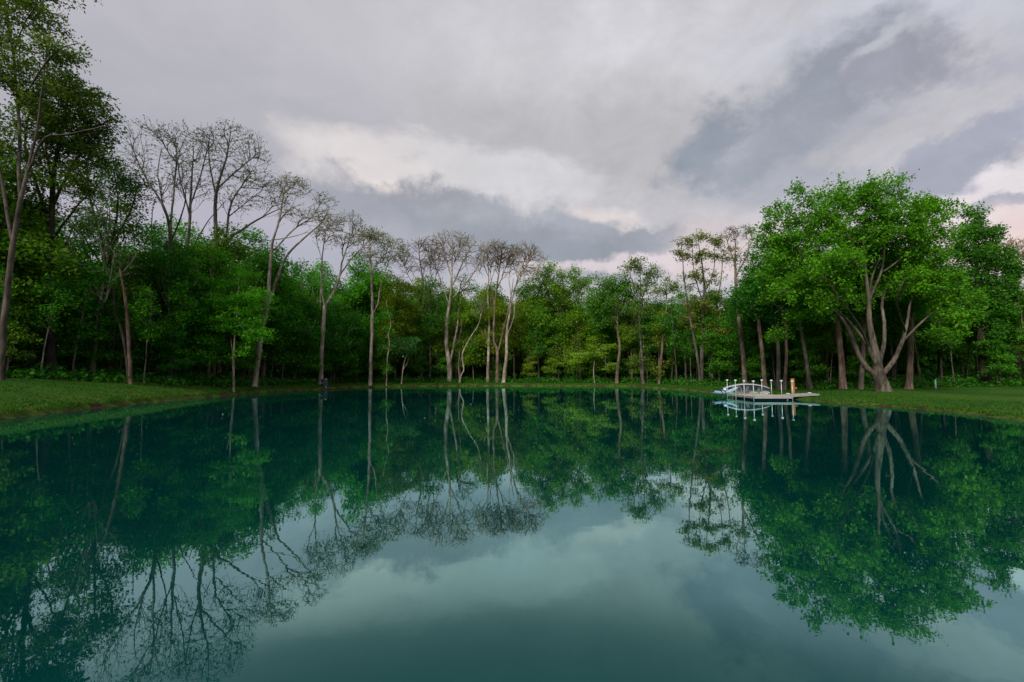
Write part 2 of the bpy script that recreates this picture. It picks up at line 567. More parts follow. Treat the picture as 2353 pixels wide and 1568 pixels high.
SH = closed_spline(poly, 0.3)
_rs = np.random.default_rng(5)
nS = len(SH)
Tn = np.roll(SH, -1, 0) - np.roll(SH, 1, 0)
Tn /= np.linalg.norm(Tn, axis=1, keepdims=True)
NRM = np.stack([-Tn[:, 1], Tn[:, 0]], 1)
area = 0.5 * np.sum(SH[:, 0] * np.roll(SH[:, 1], -1) - np.roll(SH[:, 0], -1) * SH[:, 1])
if area > 0:
    NRM = -NRM
wob = np.convolve(np.tile(_rs.normal(0, 1, nS), 3), np.ones(7) / 7, 'same')[nS:2 * nS]
SH = SH + NRM * (wob * 0.16)[:, None]
NS = np.stack([np.convolve(np.tile(NRM[:, c], 3), np.ones(61) / 61, 'same')[nS:2 * nS] for c in (0, 1)], 1)
NS /= np.linalg.norm(NS, axis=1, keepdims=True)

def sstep(a, b, x):
    t = np.clip((np.asarray(x, float) - a) / (b - a), 0, 1)
    return t * t * (3 - 2 * t)

def terrain_h(x, y, s):
    x, y, s = (np.asarray(v, float) for v in (x, y, s))
    l, r = sstep(-12, -25, x), sstep(12, 22, x)
    n = sstep(14, 4, y)
    Hl = 1.9 + (0.62 - 1.9) * sstep(34, 66, y)
    Hr = 0.55 + (0.45 - 0.55) * sstep(45, 66, y)
    H = 0.45 * (1 - l) * (1 - r) + Hl * l + Hr * r
    H = H * (1 - n) + 0.8 * n
    L = 2.0 * (1 - l) * (1 - r) + 9.0 * l * (1 - 0.6 * sstep(40, 66, y)) + 10.0 * r * (1 - 0.6 * sstep(45, 66, y))
    L = np.maximum(L, 1.5)
    lip = 0.22 + 0.08 * l - 0.08 * r * sstep(50, 40, y)
    z = lip * sstep(-0.05, 0.45, s) + (H - lip) * (1 - (1 - np.clip((s - 0.2) / L, 0, 1)) ** 2)
    z = z + 0.03 * np.maximum(s - 12, 0) * sstep(12, 30, s) * 0.6
    z = np.where(s < 0, np.maximum(s * 0.6, -2.0), z)
    wav = 0.10 * np.sin(x * 0.31 + 1.3) * np.sin(y * 0.27) + 0.05 * np.sin(x * 0.9 + y * 0.6)
    return z + wav * sstep(1.0, 6, s)

def shore_dist(x, y):
    p = np.array((x, y))
    d = np.linalg.norm(SH - p, axis=1)
    i = int(np.argmin(d))
    sg = np.sign(np.dot(p - SH[i], NRM[i]))
    return float(d[i] * sg)

def gz(x, y):
    s = shore_dist(x, y)
    return float(terrain_h(x, y, s))

# edge of the wood (plan)
WE = np.array([(-70, 4), (-56, 13), (-46, 22), (-36.5, 31), (-32, 40), (-30, 50), (-29, 58), (-27.5, 65), (-23.5, 71), (-14, 77), (-5, 78.3), (8, 78.5),
               (18, 77), (23.5, 70), (26, 61), (28.5, 54), (33, 51), (39, 49.5), (48, 49.5), (62, 47), (82, 38)], float)

def resample(P, step):
    seg = np.linalg.norm(np.diff(P, axis=0), axis=1)
    L = np.concatenate([[0], np.cumsum(seg)])
    s = np.arange(0, L[-1], step)
    pts = np.stack([np.interp(s, L, P[:, c]) for c in range(P.shape[1])], 1)
    return pts

WP = resample(WE, 0.5)
wt = np.gradient(WP, axis=0)
wt /= np.linalg.norm(wt, axis=1, keepdims=True)
WNRM = np.stack([-wt[:, 1], wt[:, 0]], 1)             # points away from the pond
for c in (0, 1):
    WNRM[:, c] = np.convolve(np.pad(WNRM[:, c], 12, 'edge'), np.ones(25) / 25, 'valid')
WNRM /= np.linalg.norm(WNRM, axis=1, keepdims=True)

def wood_mask(x, y):
    d = np.hypot(WP[:, 0][None] - np.asarray(x)[:, None], WP[:, 1][None] - np.asarray(y)[:, None])
    i = d.argmin(1)
    sg = (np.asarray(x) - WP[i, 0]) * WNRM[i, 0] + (np.asarray(y) - WP[i, 1]) * WNRM[i, 1]
    return sstep(-1.2, 1.2, sg) * (np.asarray(y) > 0)

offs = [-14, -6, -3, -1.5, -0.8, -0.4, -0.2, -0.08, 0.0, 0.07, 0.14, 0.22, 0.3, 0.38, 0.48, 0.6, 0.8, 1.05, 1.4, 1.8, 2.3, 2.9, 3.6, 4.4, 5.3, 6.3, 7.5, 9, 10.5, 12.5, 15, 18, 22, 28, 38, 55, 90, 160, 320, 700]
rings, sh_at = [], []
cen = SH.mean(0)
rg = np.random.default_rng(8)
for o in offs:
    if o < -1:
        P = SH + (cen - SH) * min(0.9, -o / 18)
    else:
        blend = min(1, max(0, (o - 0.5) / 3))
        nn = NRM * (1 - blend) + NS * blend
        nn /= np.linalg.norm(nn, axis=1, keepdims=True)
        if o > 30:
            rad = (SH - cen) / np.linalg.norm(SH - cen, axis=1, keepdims=True)
            b2 = min(1, (o - 30) / 60)
            nn = nn * (1 - b2) + rad * b2
        P = SH + nn * o
    z = terrain_h(P[:, 0], P[:, 1], np.full(nS, float(o)))
    if 0.1 < o < 3:
        z = z + np.convolve(np.tile(rg.normal(0, 0.045, nS), 3), np.ones(3) / 3, 'same')[nS:2 * nS]
    rings.append(np.column_stack([P, z]))
    sh_at.append(np.full(nS, float(o)))
V = np.concatenate(rings)
i = np.arange(nS)
F = []
for k in range(len(offs) - 1):
    a, b = k * nS, (k + 1) * nS
    F.append(np.stack([a + i, b + i, b + (i + 1) % nS, a + (i + 1) % nS], 1))
F = np.concatenate(F)
if area > 0:
    F = F[:, ::-1].copy() if False else F
shv = np.concatenate(sh_at)
inner = np.stack([i[::-1]], 0)
g_me = np_mesh("ground", V, [F, inner], GROUND, True, {"shore": shv, "wood": wood_mask(V[:, 0], V[:, 1])})
ground = link("ground", g_me)
tag(ground, "grassy ground with mown lawn banks and a dark forest floor", "ground", kind='structure')

WV = SH + NRM * 0.12
w_me = np_mesh("water", np.column_stack([WV, np.zeros(nS)]), np.stack([i if area > 0 else i[::-1]], 0), WATER)
water = link("water", w_me)
tag(water, "still teal green pond water mirroring the trees and clouds", "water", kind='structure')

# ------------------------------------------------------------------ trees
def resample3(P, r, step, rng, wobble):
    P = np.asarray(P, float)
    seg = np.linalg.norm(np.diff(P, axis=0), axis=1)
    L = np.concatenate([[0], np.cumsum(seg)])
    n = max(3, int(L[-1] / step) + 1)
    s = np.linspace(0, L[-1], n)
    # Catmull-Rom through the given points
    out = []
    idx = np.clip(np.searchsorted(L, s, 'right') - 1, 0, len(P) - 2)
    for q, k in zip(s, idx):
        t = (q - L[k]) / max(1e-6, L[k + 1] - L[k])
        p0, p1, p2, p3 = P[max(k - 1, 0)], P[k], P[k + 1], P[min(k + 2, len(P) - 1)]
        out.append(0.5 * (2 * p1 + (p2 - p0) * t + (2 * p0 - 5 * p1 + 4 * p2 - p3) * t * t + (3 * p1 - p0 - 3 * p2 + p3) * t ** 3))
    out = np.array(out)
    w = np.cumsum(rng.normal(0, 1, (n, 3)), 0) * [1, 1, 0.2]
    w -= np.linspace(0, 1, n)[:, None] * w[-1]
    out += w * wobble
    rr = np.interp(s / L[-1], L / L[-1] if len(r) == len(P) else np.linspace(0, 1, len(r)), r)
    return out, rr

class Skel:
    def __init__(self, rng, cap=60000):
        self.rng, self.n = rng, 0
        self.pos = np.zeros((cap, 3)); self.par = np.full(cap, -1, int); self.dir = np.zeros((cap, 3))
        self.rmin = np.zeros(cap); self.ok = np.zeros(cap, bool); self.stem = np.full(cap, -1, int)
    def node(self, p, parent, d, rmin=0.0, ok=True, stem=-1):
        k = self.n
        self.pos[k], self.par[k], self.dir[k], self.rmin[k], self.ok[k], self.stem[k] = p, parent, d, rmin, ok, stem
        self.n += 1
        return k
    def add_stem(self, P, r, step=0.5, wobble=0.02, first_ok=0.0, sid=0):
        pts, rr = resample3(P, r, step, self.rng, wobble)
        if self.n:
            d = np.linalg.norm(self.pos[:self.n] - pts[0], axis=1)
            prev = int(d.argmin())
            pts = pts + (self.pos[prev] - pts[0]) * np.linspace(1, 0, len(pts))[:, None] ** 2
            start = 1
        else:
            prev, start = -1, 0
        m = len(pts)
        for k in range(start, m):
            d = pts[min(k + 1, m - 1)] - pts[max(k - 1, 0)]
            d = d / (np.linalg.norm(d) + 1e-9)
            prev = self.node(pts[k], prev, d, rr[k], k / m >= first_ok, sid)
    def grow(self, tips, kang=1.2, up=0.12, step=0.6, wob=0.06, order_noise=0.15, maxang=-0.2, minlen=0.25, straight=False):
        rng = self.rng
        n0 = self.n
        base = self.pos[:n0][self.ok[:n0]]
        dd = np.array([np.min(np.linalg.norm(base - t, axis=1)) for t in tips])
        order = np.argsort(dd * (1 + rng.normal(0, order_noise, len(tips))))
        ends = []
        for ti in order:
            t = tips[ti]
            n = self.n
            if n > len(self.pos) - 60:
                break
            v = t - self.pos[:n]
            dist = np.linalg.norm(v, axis=1) + 1e-6
            cs = np.einsum('ij,ij->i', v, self.dir[:n]) / dist
            cost = dist * (1 + kang * (1 - cs))
            cost[~self.ok[:n]] = 1e9
            cost[cs < maxang] *= 3
            b = int(cost.argmin())
            L = dist[b]
            d0 = self.dir[b] * 0.6 + v[b] / L * 0.6 + rng.normal(0, 0.12, 3)
            c = self.pos[b] + d0 * L * 0.45 + np.array((0, 0, up * 0.3 * L))
            if straight:                                  # slender twigs that sweep out and then up
                c = self.pos[b] * .5 + t * .5 + (c - self.pos[b] * .5 - t * .5) * .45 - np.array((0, 0, .06 * L))
            m = max(2, int(L / step) + 1)
            prev, pp = b, self.pos[b]
            for q in np.linspace(0, 1, m + 1)[1:]:
                p = (1 - q) ** 2 * self.pos[b] + 2 * q * (1 - q) * c + q * q * t
                if q < 1:
                    p = p + rng.normal(0, wob * min(1, L * 0.3), 3)
                d = p - pp
                d = d / (np.linalg.norm(d) + 1e-9)
                prev = self.node(p, prev, d)
                pp = p
            ends.append(prev)
        return ends
    def radii(self, tip_r, e=2.4):
        n = self.n
        acc = np.zeros(n)
        has = np.zeros(n, bool)
        r = np.zeros(n)
        for k in range(n - 1, -1, -1):
            rk = acc[k] ** (1 / e) if has[k] else tip_r
            if self.rmin[k] > 0:
                rk = max(min(rk, self.rmin[k] * 1.15), self.rmin[k])
            r[k] = rk
            p = self.par[k]
            if p >= 0:
                acc[p] += rk ** e
                has[p] = True
        return r
    def mesh(self, name, tip_r, flare=0.0, mat=None):
        n = self.n
        r = self.radii(tip_r)
        kids = [[] for _ in range(n)]
        for k in range(n):
            if self.par[k] >= 0:
                kids[self.par[k]].append(k)
        chains, stack = [], [(0, -1)]
        while stack:
            k, p = stack.pop()
            ch = [p, k] if p >= 0 else [k]
            while kids[k]:
                sid = self.stem[k]
                cand = kids[k]
                main = max(cand, key=lambda q: (self.stem[q] == sid and sid >= 0, r[q]))
                for q in cand:
                    if q != main:
                        stack.append((q, k))
                k = main
                ch.append(k)
            chains.append((ch, p >= 0))
        Vs, Fs, base = [], [], 0
        for ch, side in chains:
            if len(ch) < 2:
                continue
            P, rr = self.pos[ch].copy(), r[ch].copy()
            if side:
                rr[0] = min(rr[0], rr[1] * 1.25)
            elif flare:
                z = P[:, 2] - P[0, 2]
                rr = rr * (1 + flare * np.exp(-np.maximum(z, 0) / 0.5))
            mx = rr.max()
            kk = 12 if mx > 0.3 else 9 if mx > 0.1 else 5 if mx > 0.035 else 3
            v, f = sweep(P, rr, kk)
            if kk >= 9:
                v = v + self.rng.normal(0, 1, v.shape) * (np.repeat(rr, kk) * 0.035)[:, None]
            Vs.append(v); Fs.append(f + base); base += len(v)
        return np_mesh(name, np.concatenate(Vs), np.concatenate(Fs), mat or BARK, True)

def leaf_mesh(name, centres, clump, rng, n, size, sig, flat=0.75, upb=1.0, spray=0.0):
    """n leaves round every centre: small folded four-cornered leaves"""
    m = len(centres) * n
    C = np.repeat(centres, n, 0) + np.clip(rng.normal(0, 1, (m, 3)), -1.7, 1.7) * np.array((sig, sig, sig * flat))
    if spray:
        C[:, 2] += np.abs(rng.normal(0, spray, m))
    nr = rng.normal(0, 0.75, (m, 3)) + np.array((0, 0, upb))
    nr /= np.linalg.norm(nr, axis=1, keepdims=True)
    a = np.cross(nr, rng.normal(0, 1, (m, 3)))
    a /= np.linalg.norm(a, axis=1, keepdims=True) + 1e-9
    b = np.cross(nr, a)
    s = (size * rng.uniform(0.5, 1.45, m))[:, None]
    droop = nr * s * 0.12
    V = np.stack([C - a * s * 0.5, C + b * s * 0.34 + droop, C + a * s * 0.55 - droop, C - b * s * 0.34 + droop], 1).reshape(-1, 3)
    F = np.arange(m * 4).reshape(-1, 4)
    t = np.repeat(clump, n) * 0.6 + rng.uniform(0, 1, m) * 0.4
    return np_mesh(name, V, F, LEAF, False, {"tint": np.repeat(t, 4)})

def sample_blobs(blobs, n, rng, shell=0.45, clumps=0, csig=0.6, rise=False):
    """points inside ellipsoids (cx,cy,cz,rx,ry,rz), pushed to the outside, optionally gathered in clumps"""
    B = np.array(blobs, float)
    w = (B[:, 3] * B[:, 4] * B[:, 5]) ** (2 / 3)
    def pts(m):
        k = rng.choice(len(B), m, p=w / w.sum())
        d = rng.normal(0, 1, (m, 3))
        d /= np.linalg.norm(d, axis=1, keepdims=True)
        if rise:                                          # twig ends gather along the top of the crown
            d[:, 2] = np.where(rng.uniform(0, 1, m) < .7, np.abs(d[:, 2]), d[:, 2])
        rad = rng.uniform(0, 1, m) ** shell * rng.uniform(.82, 1.12, m)
        return B[k, :3] + d * rad[:, None] * B[k, 3:]
    if not clumps:
        return pts(n)
    c = pts(clumps)
    return c[rng.integers(0, clumps, n)] + rng.normal(0, csig, (n, 3)) * np.array((1, 1, 0.7))

def clump_tint(P, rng, cell=1.6):
    key = np.floor(P / cell).astype(int)
    h = np.sin(key @ np.array((12.9898, 78.233, 37.719)) + rng.uniform(0, 9)) * 43758.5453
    return np.clip((h - np.floor(h)) * 0.8 + rng.uniform(0, 0.2, len(P)), 0, 1)

GREEN = (0.042, 0.160, 0.018)
DEEP = (0.030, 0.125, 0.016)
LIMEG = (0.075, 0.230, 0.014)
YELLOWG = (0.115, 0.190, 0.020)
OLIVE = (0.060, 0.085, 0.026)
RUSSET = (0.085, 0.105, 0.024)
PALEB = (0.325, 0.280, 0.240)
GREYB = (0.110, 0.098, 0.084)
DARKB = (0.05, 0.040, 0.034)
REDB = (0.170, 0.124, 0.098)

def photo_tree(name, label, Y, stems, blobs, tips, leaf, bark=GREYB, green=GREEN, seed=1, shell=0.45, clumps=0, csig=0.6, kang=1.2, tip_r=0.012,
               group=None, first_ok=0.35, flare=0.35, depth=1.0, spray=0.0, flat=0.75, up=0.12, cat="tree", cell=1.6, step=0.6, maxang=-0.2):
    """stems: [(points (x, y[, dy]) in photo positions at depth Y, (r0, ..., r1) metres)], blobs: (x, y, rx, ry[, dy[, rdepth]])"""
    if name == "bare_tree":
        tips = int(tips * 1.45)
        shell, up, kang = shell * .8, .25, kang + 1.6
        leaf = (max(1, leaf[0] - 1), leaf[1] * .85, leaf[2]) if leaf else leaf
    rng = np.random.default_rng(seed)
    m = Y / 1060.8                                   # metres per photo unit at this depth
    b0 = stems[0][0][0]
    bx, by = at(b0[0], b0[1], Y + (b0[2] if len(b0) > 2 else 0))[:2]
    base = np.array((bx, by, gz(bx, by) - 0.08))
    sk = Skel(rng)
    for si, (pts, rr) in enumerate(stems):
        P = []
        slope = rng.uniform(-0.25, 0.25) if si else 0.0
        for q in pts:
            dy = q[2] if len(q) > 2 else slope * (pts[0][1] - q[1]) * m
            P.append(at(q[0], q[1], Y + dy) - base)
        if si == 0:
            P[0] = np.zeros(3)
        sk.add_stem(P, rr, 0.45, 0.012 if si == 0 else 0.02, first_ok if si == 0 else 0.12, si)
    crown = None
    root = empty(name, base)
    tag(root, label, cat, group)
    if tips:
        B = []
        for q in blobs:
            dy = q[4] if len(q) > 4 else 0.0
            c = at(q[0], q[1], Y + dy) - base
            rx, rz = q[2] * m, q[3] * m
            ry = q[5] if len(q) > 5 else (rx * 0.6 + rz * 0.4) * depth
            B.append((*c, rx, ry, rz))
        bare = name == "bare_tree"
        T = sample_blobs(B, tips, rng, shell, clumps, csig, bare)
        T = T[T[:, 2] > 0.6]
        ends = sk.grow(T, kang, up, step, maxang=.25 if bare else maxang, wob=.03 if bare else .06, straight=bare)
        E = sk.pos[ends]
    t = link("trunk", sk.mesh("trunk", tip_r, flare), root, bark)
    if tips and leaf:
        n, size, sig = leaf
        crown = link("crown", leaf_mesh("crown", E, clump_tint(E, rng, cell), rng, n, size, sig, flat, spray=spray), root, green)
    return root

PT = photo_tree
# ---- left bank ----
PT("oak_tree", "tall pale-barked oak leaning at the left edge with thin reddish young leaves", 31,
   [([(-2, 872), (15, 690), (40, 500), (62, 400), (85, 300), (100, 180), (120, 40)], (.20, .165, .13, .10, .075, .05, .025)),
    ([(45, 470), (44, 330), (40, 200), (20, 60), (0, -60)], (.11, .08, .04)),
    ([(62, 400), (100, 320), (150, 310), (240, 290)], (.09, .06, .03)),
    ([(36, 215), (90, 150), (140, 110), (180, 100)], (.07, .05, .025)),
    ([(30, 560), (5, 400), (-30, 250), (-60, 80)], (.11, .08, .05)),
    ([(20, 60), (60, 20), (120, -20)], (.05, .03, .02))],
   [(60, 30, 85, 50), (130, 120, 60, 45), (20, 170, 60, 60), (-60, 80, 90, 120), (60, -60, 130, 60), (90, 190, 60, 50), (0, 300, 50, 60), (-130, -60, 110, 100), (20, -170, 130, 80), (-150, 140, 90, 90)],
   1900, (20, .17, .28), (.085, .07, .06), RUSSET, 11, clumps=330, csig=.45, tip_r=.009, depth=.9, cell=2.2)
PT("leafy_tree", "dense dark green tree with an olive top beside the leaning oak", 37,
   [([(120, 872), (112, 650), (118, 480), (125, 380), (150, 260), (160, 190)], (.32, .26, .2, .14, .07)),
    ([(116, 520), (85, 430), (60, 340), (70, 250)], (.14, .09, .05)),
    ([(120, 480), (160, 400), (200, 330), (245, 290)], (.13, .08, .04)),
    ([(122, 430), (105, 330), (110, 240)], (.1, .06, .04)),
    ([(116, 560), (180, 470), (240, 420)], (.1, .06, .03))],
   [(160, 220, 70, 55), (205, 275, 60, 50), (140, 310, 90, 50), (200, 350, 65, 45), (90, 380, 70, 50), (180, 420, 70, 40), (60, 470, 70, 60), (100, 250, 50, 45)],
   1500, (17, .19, .28), DARKB, (.075, .105, .018), 12, clumps=220, csig=.5, tip_r=.01, depth=1.0)
PT("leafy_tree", "dark forked tree with thin leafage, black limbs against the sky", 43,
   [([(246, 870), (250, 760), (240, 640), (232, 560), (205, 450), (200, 380)], (.26, .22, .19, .14, .08, .04)),
    ([(240, 640), (258, 560), (268, 470), (262, 390)], (.15, .11, .07, .03)),
    ([(258, 560), (300, 480), (318, 420)], (.09, .06, .03)),
    ([(238, 620), (190, 540), (160, 500)], (.09, .06, .03))],
   [(215, 420, 60, 60), (270, 420, 45, 50), (310, 440, 40, 50), (190, 520, 60, 50), (260, 530, 80, 50), (230, 380, 50, 30)],
   700, (9, .19, .3), DARKB, (.045, .11, .022), 13, clumps=130, csig=.5, tip_r=.012)
PT("dead_tree", "broken-topped dead snag leaning left among the dark trees", 38.4,
   [([(302, 868), (293, 740), (284, 670), (274, 615)], (.15, .13, .11, .05))], [], 0, None, (.13, .09, .07), seed=14, flare=.2)
PT("dead_tree", "thin leaning pole-like dead stem just left of the broken snag", 38.5,
   [([(300, 860), (282, 770), (262, 700), (266, 600)], (.12, .1, .07, .03))], [], 0, None, DARKB, seed=15, flare=.2)
PT("bare_tree", "bare wide-forked tree, leftmost of the tall budding three", 47,
   [([(355, 868), (364, 690), (385, 600), (390, 530), (372, 470), (330, 400), (300, 330)], (.26, .22, .19, .15, .11, .07, .04)),
    ([(390, 540), (398, 440), (405, 360), (400, 310)], (.11, .08, .04)),
    ([(376, 480), (362, 400), (372, 340)], (.08, .05, .03)),
    ([(364, 690), (350, 560), (352, 470)], (.09, .07, .03)),
    ([(388, 560), (420, 480), (428, 420)], (.09, .06, .03))],
   [(345, 335, 65, 60), (390, 330, 45, 50), (310, 390, 45, 60), (420, 400, 30, 50), (360, 430, 70, 40)],
   520, (3, .17, .12), GREYB, OLIVE, 16, shell=.35, tip_r=.012, kang=1.5)
PT("bare_tree", "bare slender upright tree, middle of the tall budding three", 51,
   [([(425, 870), (428, 700), (430, 590), (437, 500), (440, 420), (445, 340)], (.24, .21, .18, .13, .09, .04)),
    ([(437, 500), (415, 420), (405, 350)], (.09, .06, .03)),
    ([(440, 470), (465, 390), (478, 330)], (.09, .06, .03)),
    ([(430, 600), (470, 520), (520, 460)], (.08, .06, .03))],
   [(440, 335, 55, 50), (415, 390, 45, 50), (475, 370, 40, 55), (445, 440, 60, 40)],
   460, (3, .18, .12), GREYB, OLIVE, 17, shell=.35, tip_r=.013, kang=1.5)
PT("bare_tree", "broadest bare tree with a long limb reaching right, rightmost of the three", 53,
   [([(487, 872), (492, 720), (498, 600), (494, 500), (497, 440), (520, 360), (530, 300)], (.33, .28, .24, .2, .15, .09, .04)),
    ([(496, 450), (480, 370), (482, 310)], (.1, .07, .03)),
    ([(497, 440), (560, 380), (595, 350)], (.11, .07, .03)),
    ([(505, 620), (518, 560), (560, 525), (610, 495), (650, 478)], (.2, .16, .12, .07, .03)),
    ([(518, 560), (530, 470), (560, 420), (580, 390)], (.13, .09, .06, .03)),
    ([(525, 500), (548, 480), (600, 440)], (.08, .05, .03))],
   [(535, 325, 70, 45), (580, 370, 45, 50), (490, 340, 45, 50), (600, 430, 45, 50), (540, 420, 70, 50), (640, 470, 35, 25), (560, 470, 60, 30)],
   1000, (3, .18, .12), GREYB, OLIVE, 18, shell=.35, tip_r=.013, kang=1.5)
PT("young_tree", "bright lime green young tree in front of the dark left wood", 47,
   [([(538, 874), (538, 800), (545, 720), (548, 660)], (.09, .07, .05, .03)), ([(524, 872), (528, 790), (515, 720)], (.06, .05, .02))],
   [(540, 640, 45, 25, 1), (580, 690, 40, 28, -1), (520, 700, 50, 30), (560, 745, 55, 28), (590, 770, 28, 22), (500, 740, 35, 25), (545, 800, 40, 22), (470, 650, 40, 22, 1)],
   420, (34, .2, .36), PALEB, LIMEG, 19, clumps=75, csig=.45, flat=.4, first_ok=.2, cell=1.1)
PT("bare_tree", "leaning pale two-stemmed tree spreading right at the left bank edge", 53,
   [([(585, 879), (592, 830), (600, 770), (615, 690), (620, 640), (626, 560), (640, 510), (652, 440), (660, 400)], (.3, .26, .23, .2, .17, .14, .1, .06, .03)),
    ([(603, 770), (625, 680), (645, 620), (665, 580), (700, 545), (735, 515), (755, 480)], (.19, .16, .14, .12, .09, .06, .03)),
    ([(665, 580), (690, 530), (720, 500), (740, 460)], (.09, .07, .05, .03)),
    ([(640, 510), (665, 480), (700, 470)], (.07, .05, .02)),
    ([(632, 555), (690, 540), (712, 528)], (.06, .04, .02))],
   [(665, 425, 40, 28), (690, 440, 28, 32), (640, 450, 30, 40), (745, 470, 32, 32), (725, 505, 40, 30), (680, 500, 40, 22), (755, 515, 30, 30)],
   760, (3, .16, .12), PALEB, OLIVE, 20, shell=.4, tip_r=.013, kang=1.5)
PT("bare_tree", "pale forked tree standing right behind the dark equipment boxes", 64,
   [([(737, 892), (738, 820), (742, 760), (746, 705)], (.32, .28, .26, .24)),
    ([(746, 706), (764, 675), (778, 640), (785, 600), (800, 560), (815, 520)], (.2, .17, .14, .11, .07, .03)),
    ([(746, 706), (738, 660), (740, 600), (748, 540), (755, 510)], (.12, .1, .08, .05, .03)),
    ([(780, 630), (810, 590), (840, 560), (862, 535)], (.11, .08, .05, .03)),
    ([(740, 600), (728, 550), (735, 520)], (.06, .04, .02))],
   [(805, 515, 35, 30), (830, 545, 40, 30), (760, 530, 35, 30), (735, 545, 22, 25), (790, 560, 50, 25), (860, 550, 25, 30), (845, 590, 30, 20)],
   700, (4, .18, .14), PALEB, OLIVE, 21, shell=.4, tip_r=.016, kang=1.5)
PT("bare_tree", "straight pale tree with a dark ivy-speckled trunk, budding, left of the far bank", 70,
   [([(851, 884), (853, 820), (855, 760), (856, 690), (853, 620), (850, 560), (855, 530)], (.26, .24, .22, .2, .13, .08, .04)),
    ([(857, 725), (868, 700), (874, 660), (890, 610), (905, 570)], (.1, .09, .07, .05, .03)),
    ([(854, 630), (880, 590), (920, 565)], (.07, .05, .03)), ([(852, 600), (830, 560), (820, 540)], (.06, .04, .02))],
   [(870, 560, 40, 32), (900, 575, 38, 32), (840, 550, 25, 25), (880, 600, 50, 25), (925, 590, 25, 25)],
   560, (5, .2, .2), PALEB, (.10, .12, .03), 22, shell=.42, tip_r=.017, kang=1.4)
PT("young_tree", "crooked thin pale sapling with leaf tufts along its stem", 71,
   [([(888, 884), (890, 830), (895, 790), (892, 770), (898, 745), (890, 710), (888, 690)], (.09, .08, .08, .07, .07, .05, .03))],
   [(892, 850, 12, 14), (894, 800, 12, 12), (892, 760, 14, 12), (892, 720, 14, 18)], 60, (14, .22, .3), (.45, .38, .32), LIMEG, 23, first_ok=.05)
PT("young_tree", "small white-stemmed sapling leaning right under a dark round crown", 73,
   [([(922, 884), (926, 850), (930, 830), (940, 800)], (.09, .08, .06, .03)), ([(927, 848), (934, 838), (938, 828)], (.05, .04, .02))],
   [(925, 790, 40, 25), (945, 800, 35, 22), (900, 800, 28, 20)], 170, (22, .24, .42), (.5, .44, .38), (.04, .12, .03), 24, clumps=40, flat=.5)
# ---- far bank ----
PT("bare_tree", "straight reddish trunk with thin spreading twigs, left of the far bank cluster", 80,
   [([(967, 883), (967, 820), (968, 760), (966, 700), (972, 650), (965, 600), (962, 560)], (.28, .26, .24, .2, .14, .09, .04)),
    ([(968, 740), (980, 680), (990, 640), (985, 590)], (.12, .1, .06, .03)), ([(966, 690), (940, 640), (925, 600)], (.09, .06, .03)),
    ([(975, 690), (1000, 640), (1010, 590)], (.08, .06, .03))],
   [(960, 575, 42, 30), (985, 570, 35, 30), (930, 600, 28, 30), (1000, 600, 30, 30), (965, 620, 60, 25)],
   600, (3, .15, .16), REDB, OLIVE, 25, shell=.38, tip_r=.021, kang=1.4)
PT("bare_tree", "thickest pale trunk of the far bank with the highest bare domed crown", 79,
   [([(1033, 882), (1033, 840), (1026, 790), (1028, 730), (1036, 680), (1038, 620), (1040, 570)], (.42, .38, .33, .28, .22, .14, .06)),
    ([(1033, 840), (1046, 780), (1055, 720), (1062, 660)], (.2, .17, .13, .07)),
    ([(1030, 700), (1010, 640), (990, 590), (975, 565)], (.14, .11, .07, .03)),
    ([(1037, 660), (1060, 610), (1080, 570), (1095, 555)], (.13, .1, .06, .03)),
    ([(1038, 640), (1025, 590), (1018, 550)], (.1, .07, .03)), ([(1040, 620), (1055, 570), (1058, 545)], (.08, .05, .03)),
    ([(1058, 690), (1090, 630), (1110, 595)], (.1, .07, .03))],
   [(1035, 562, 55, 34), (1070, 575, 40, 40), (1000, 585, 35, 35), (1100, 610, 20, 35), (1040, 600, 60, 35), (985, 610, 25, 30)],
   1300, (2, .15, .14), PALEB, OLIVE, 26, shell=.38, tip_r=.022, kang=1.7)
PT("bare_tree", "grey straight trunk close behind the thick pale one, with twin crooked stem", 81,
   [([(1048, 882), (1049, 820), (1048, 760), (1050, 700), (1060, 650)], (.24, .22, .19, .14, .07)),
    ([(1049, 840), (1054, 790), (1062, 750), (1056, 720), (1058, 690)], (.1, .09, .07, .06, .03))],
   [(1065, 650, 30, 22), (1085, 670, 25, 25)], 130, (6, .22, .3), GREYB, GREEN, 27, tip_r=.018)
PT("bare_tree", "crooked thin pale stem bending right beside the thick far trunk", 78,
   [([(1056, 882), (1060, 862), (1066, 850), (1062, 820), (1068, 800), (1085, 770), (1100, 745), (1108, 710)], (.13, .12, .12, .11, .1, .09, .07, .03)),
    ([(1056, 880), (1054, 840), (1056, 800)], (.09, .07, .03))],
   [(1108, 700, 22, 20), (1095, 720, 18, 15)], 60, (4, .2, .25), PALEB, GREEN, 28, tip_r=.018)
PT("bare_tree", "leftmost of the three pale trunks right of centre, bare fan crown", 80,
   [([(1121, 882), (1122, 840), (1124, 790), (1125, 740), (1122, 680), (1124, 630), (1118, 580)], (.26, .24, .22, .19, .14, .09, .04)),
    ([(1123, 800), (1115, 760), (1114, 715), (1117, 680)], (.1, .09, .06, .03)), ([(1124, 640), (1110, 600), (1105, 575)], (.07, .05, .02)),
    ([(1123, 670), (1140, 610), (1145, 570)], (.08, .05, .03))],
   [(1120, 580, 25, 28), (1140, 575, 25, 28), (1108, 600, 20, 28)], 460, (2, .15, .14), PALEB, OLIVE, 29, shell=.38, tip_r=.022, kang=1.7)
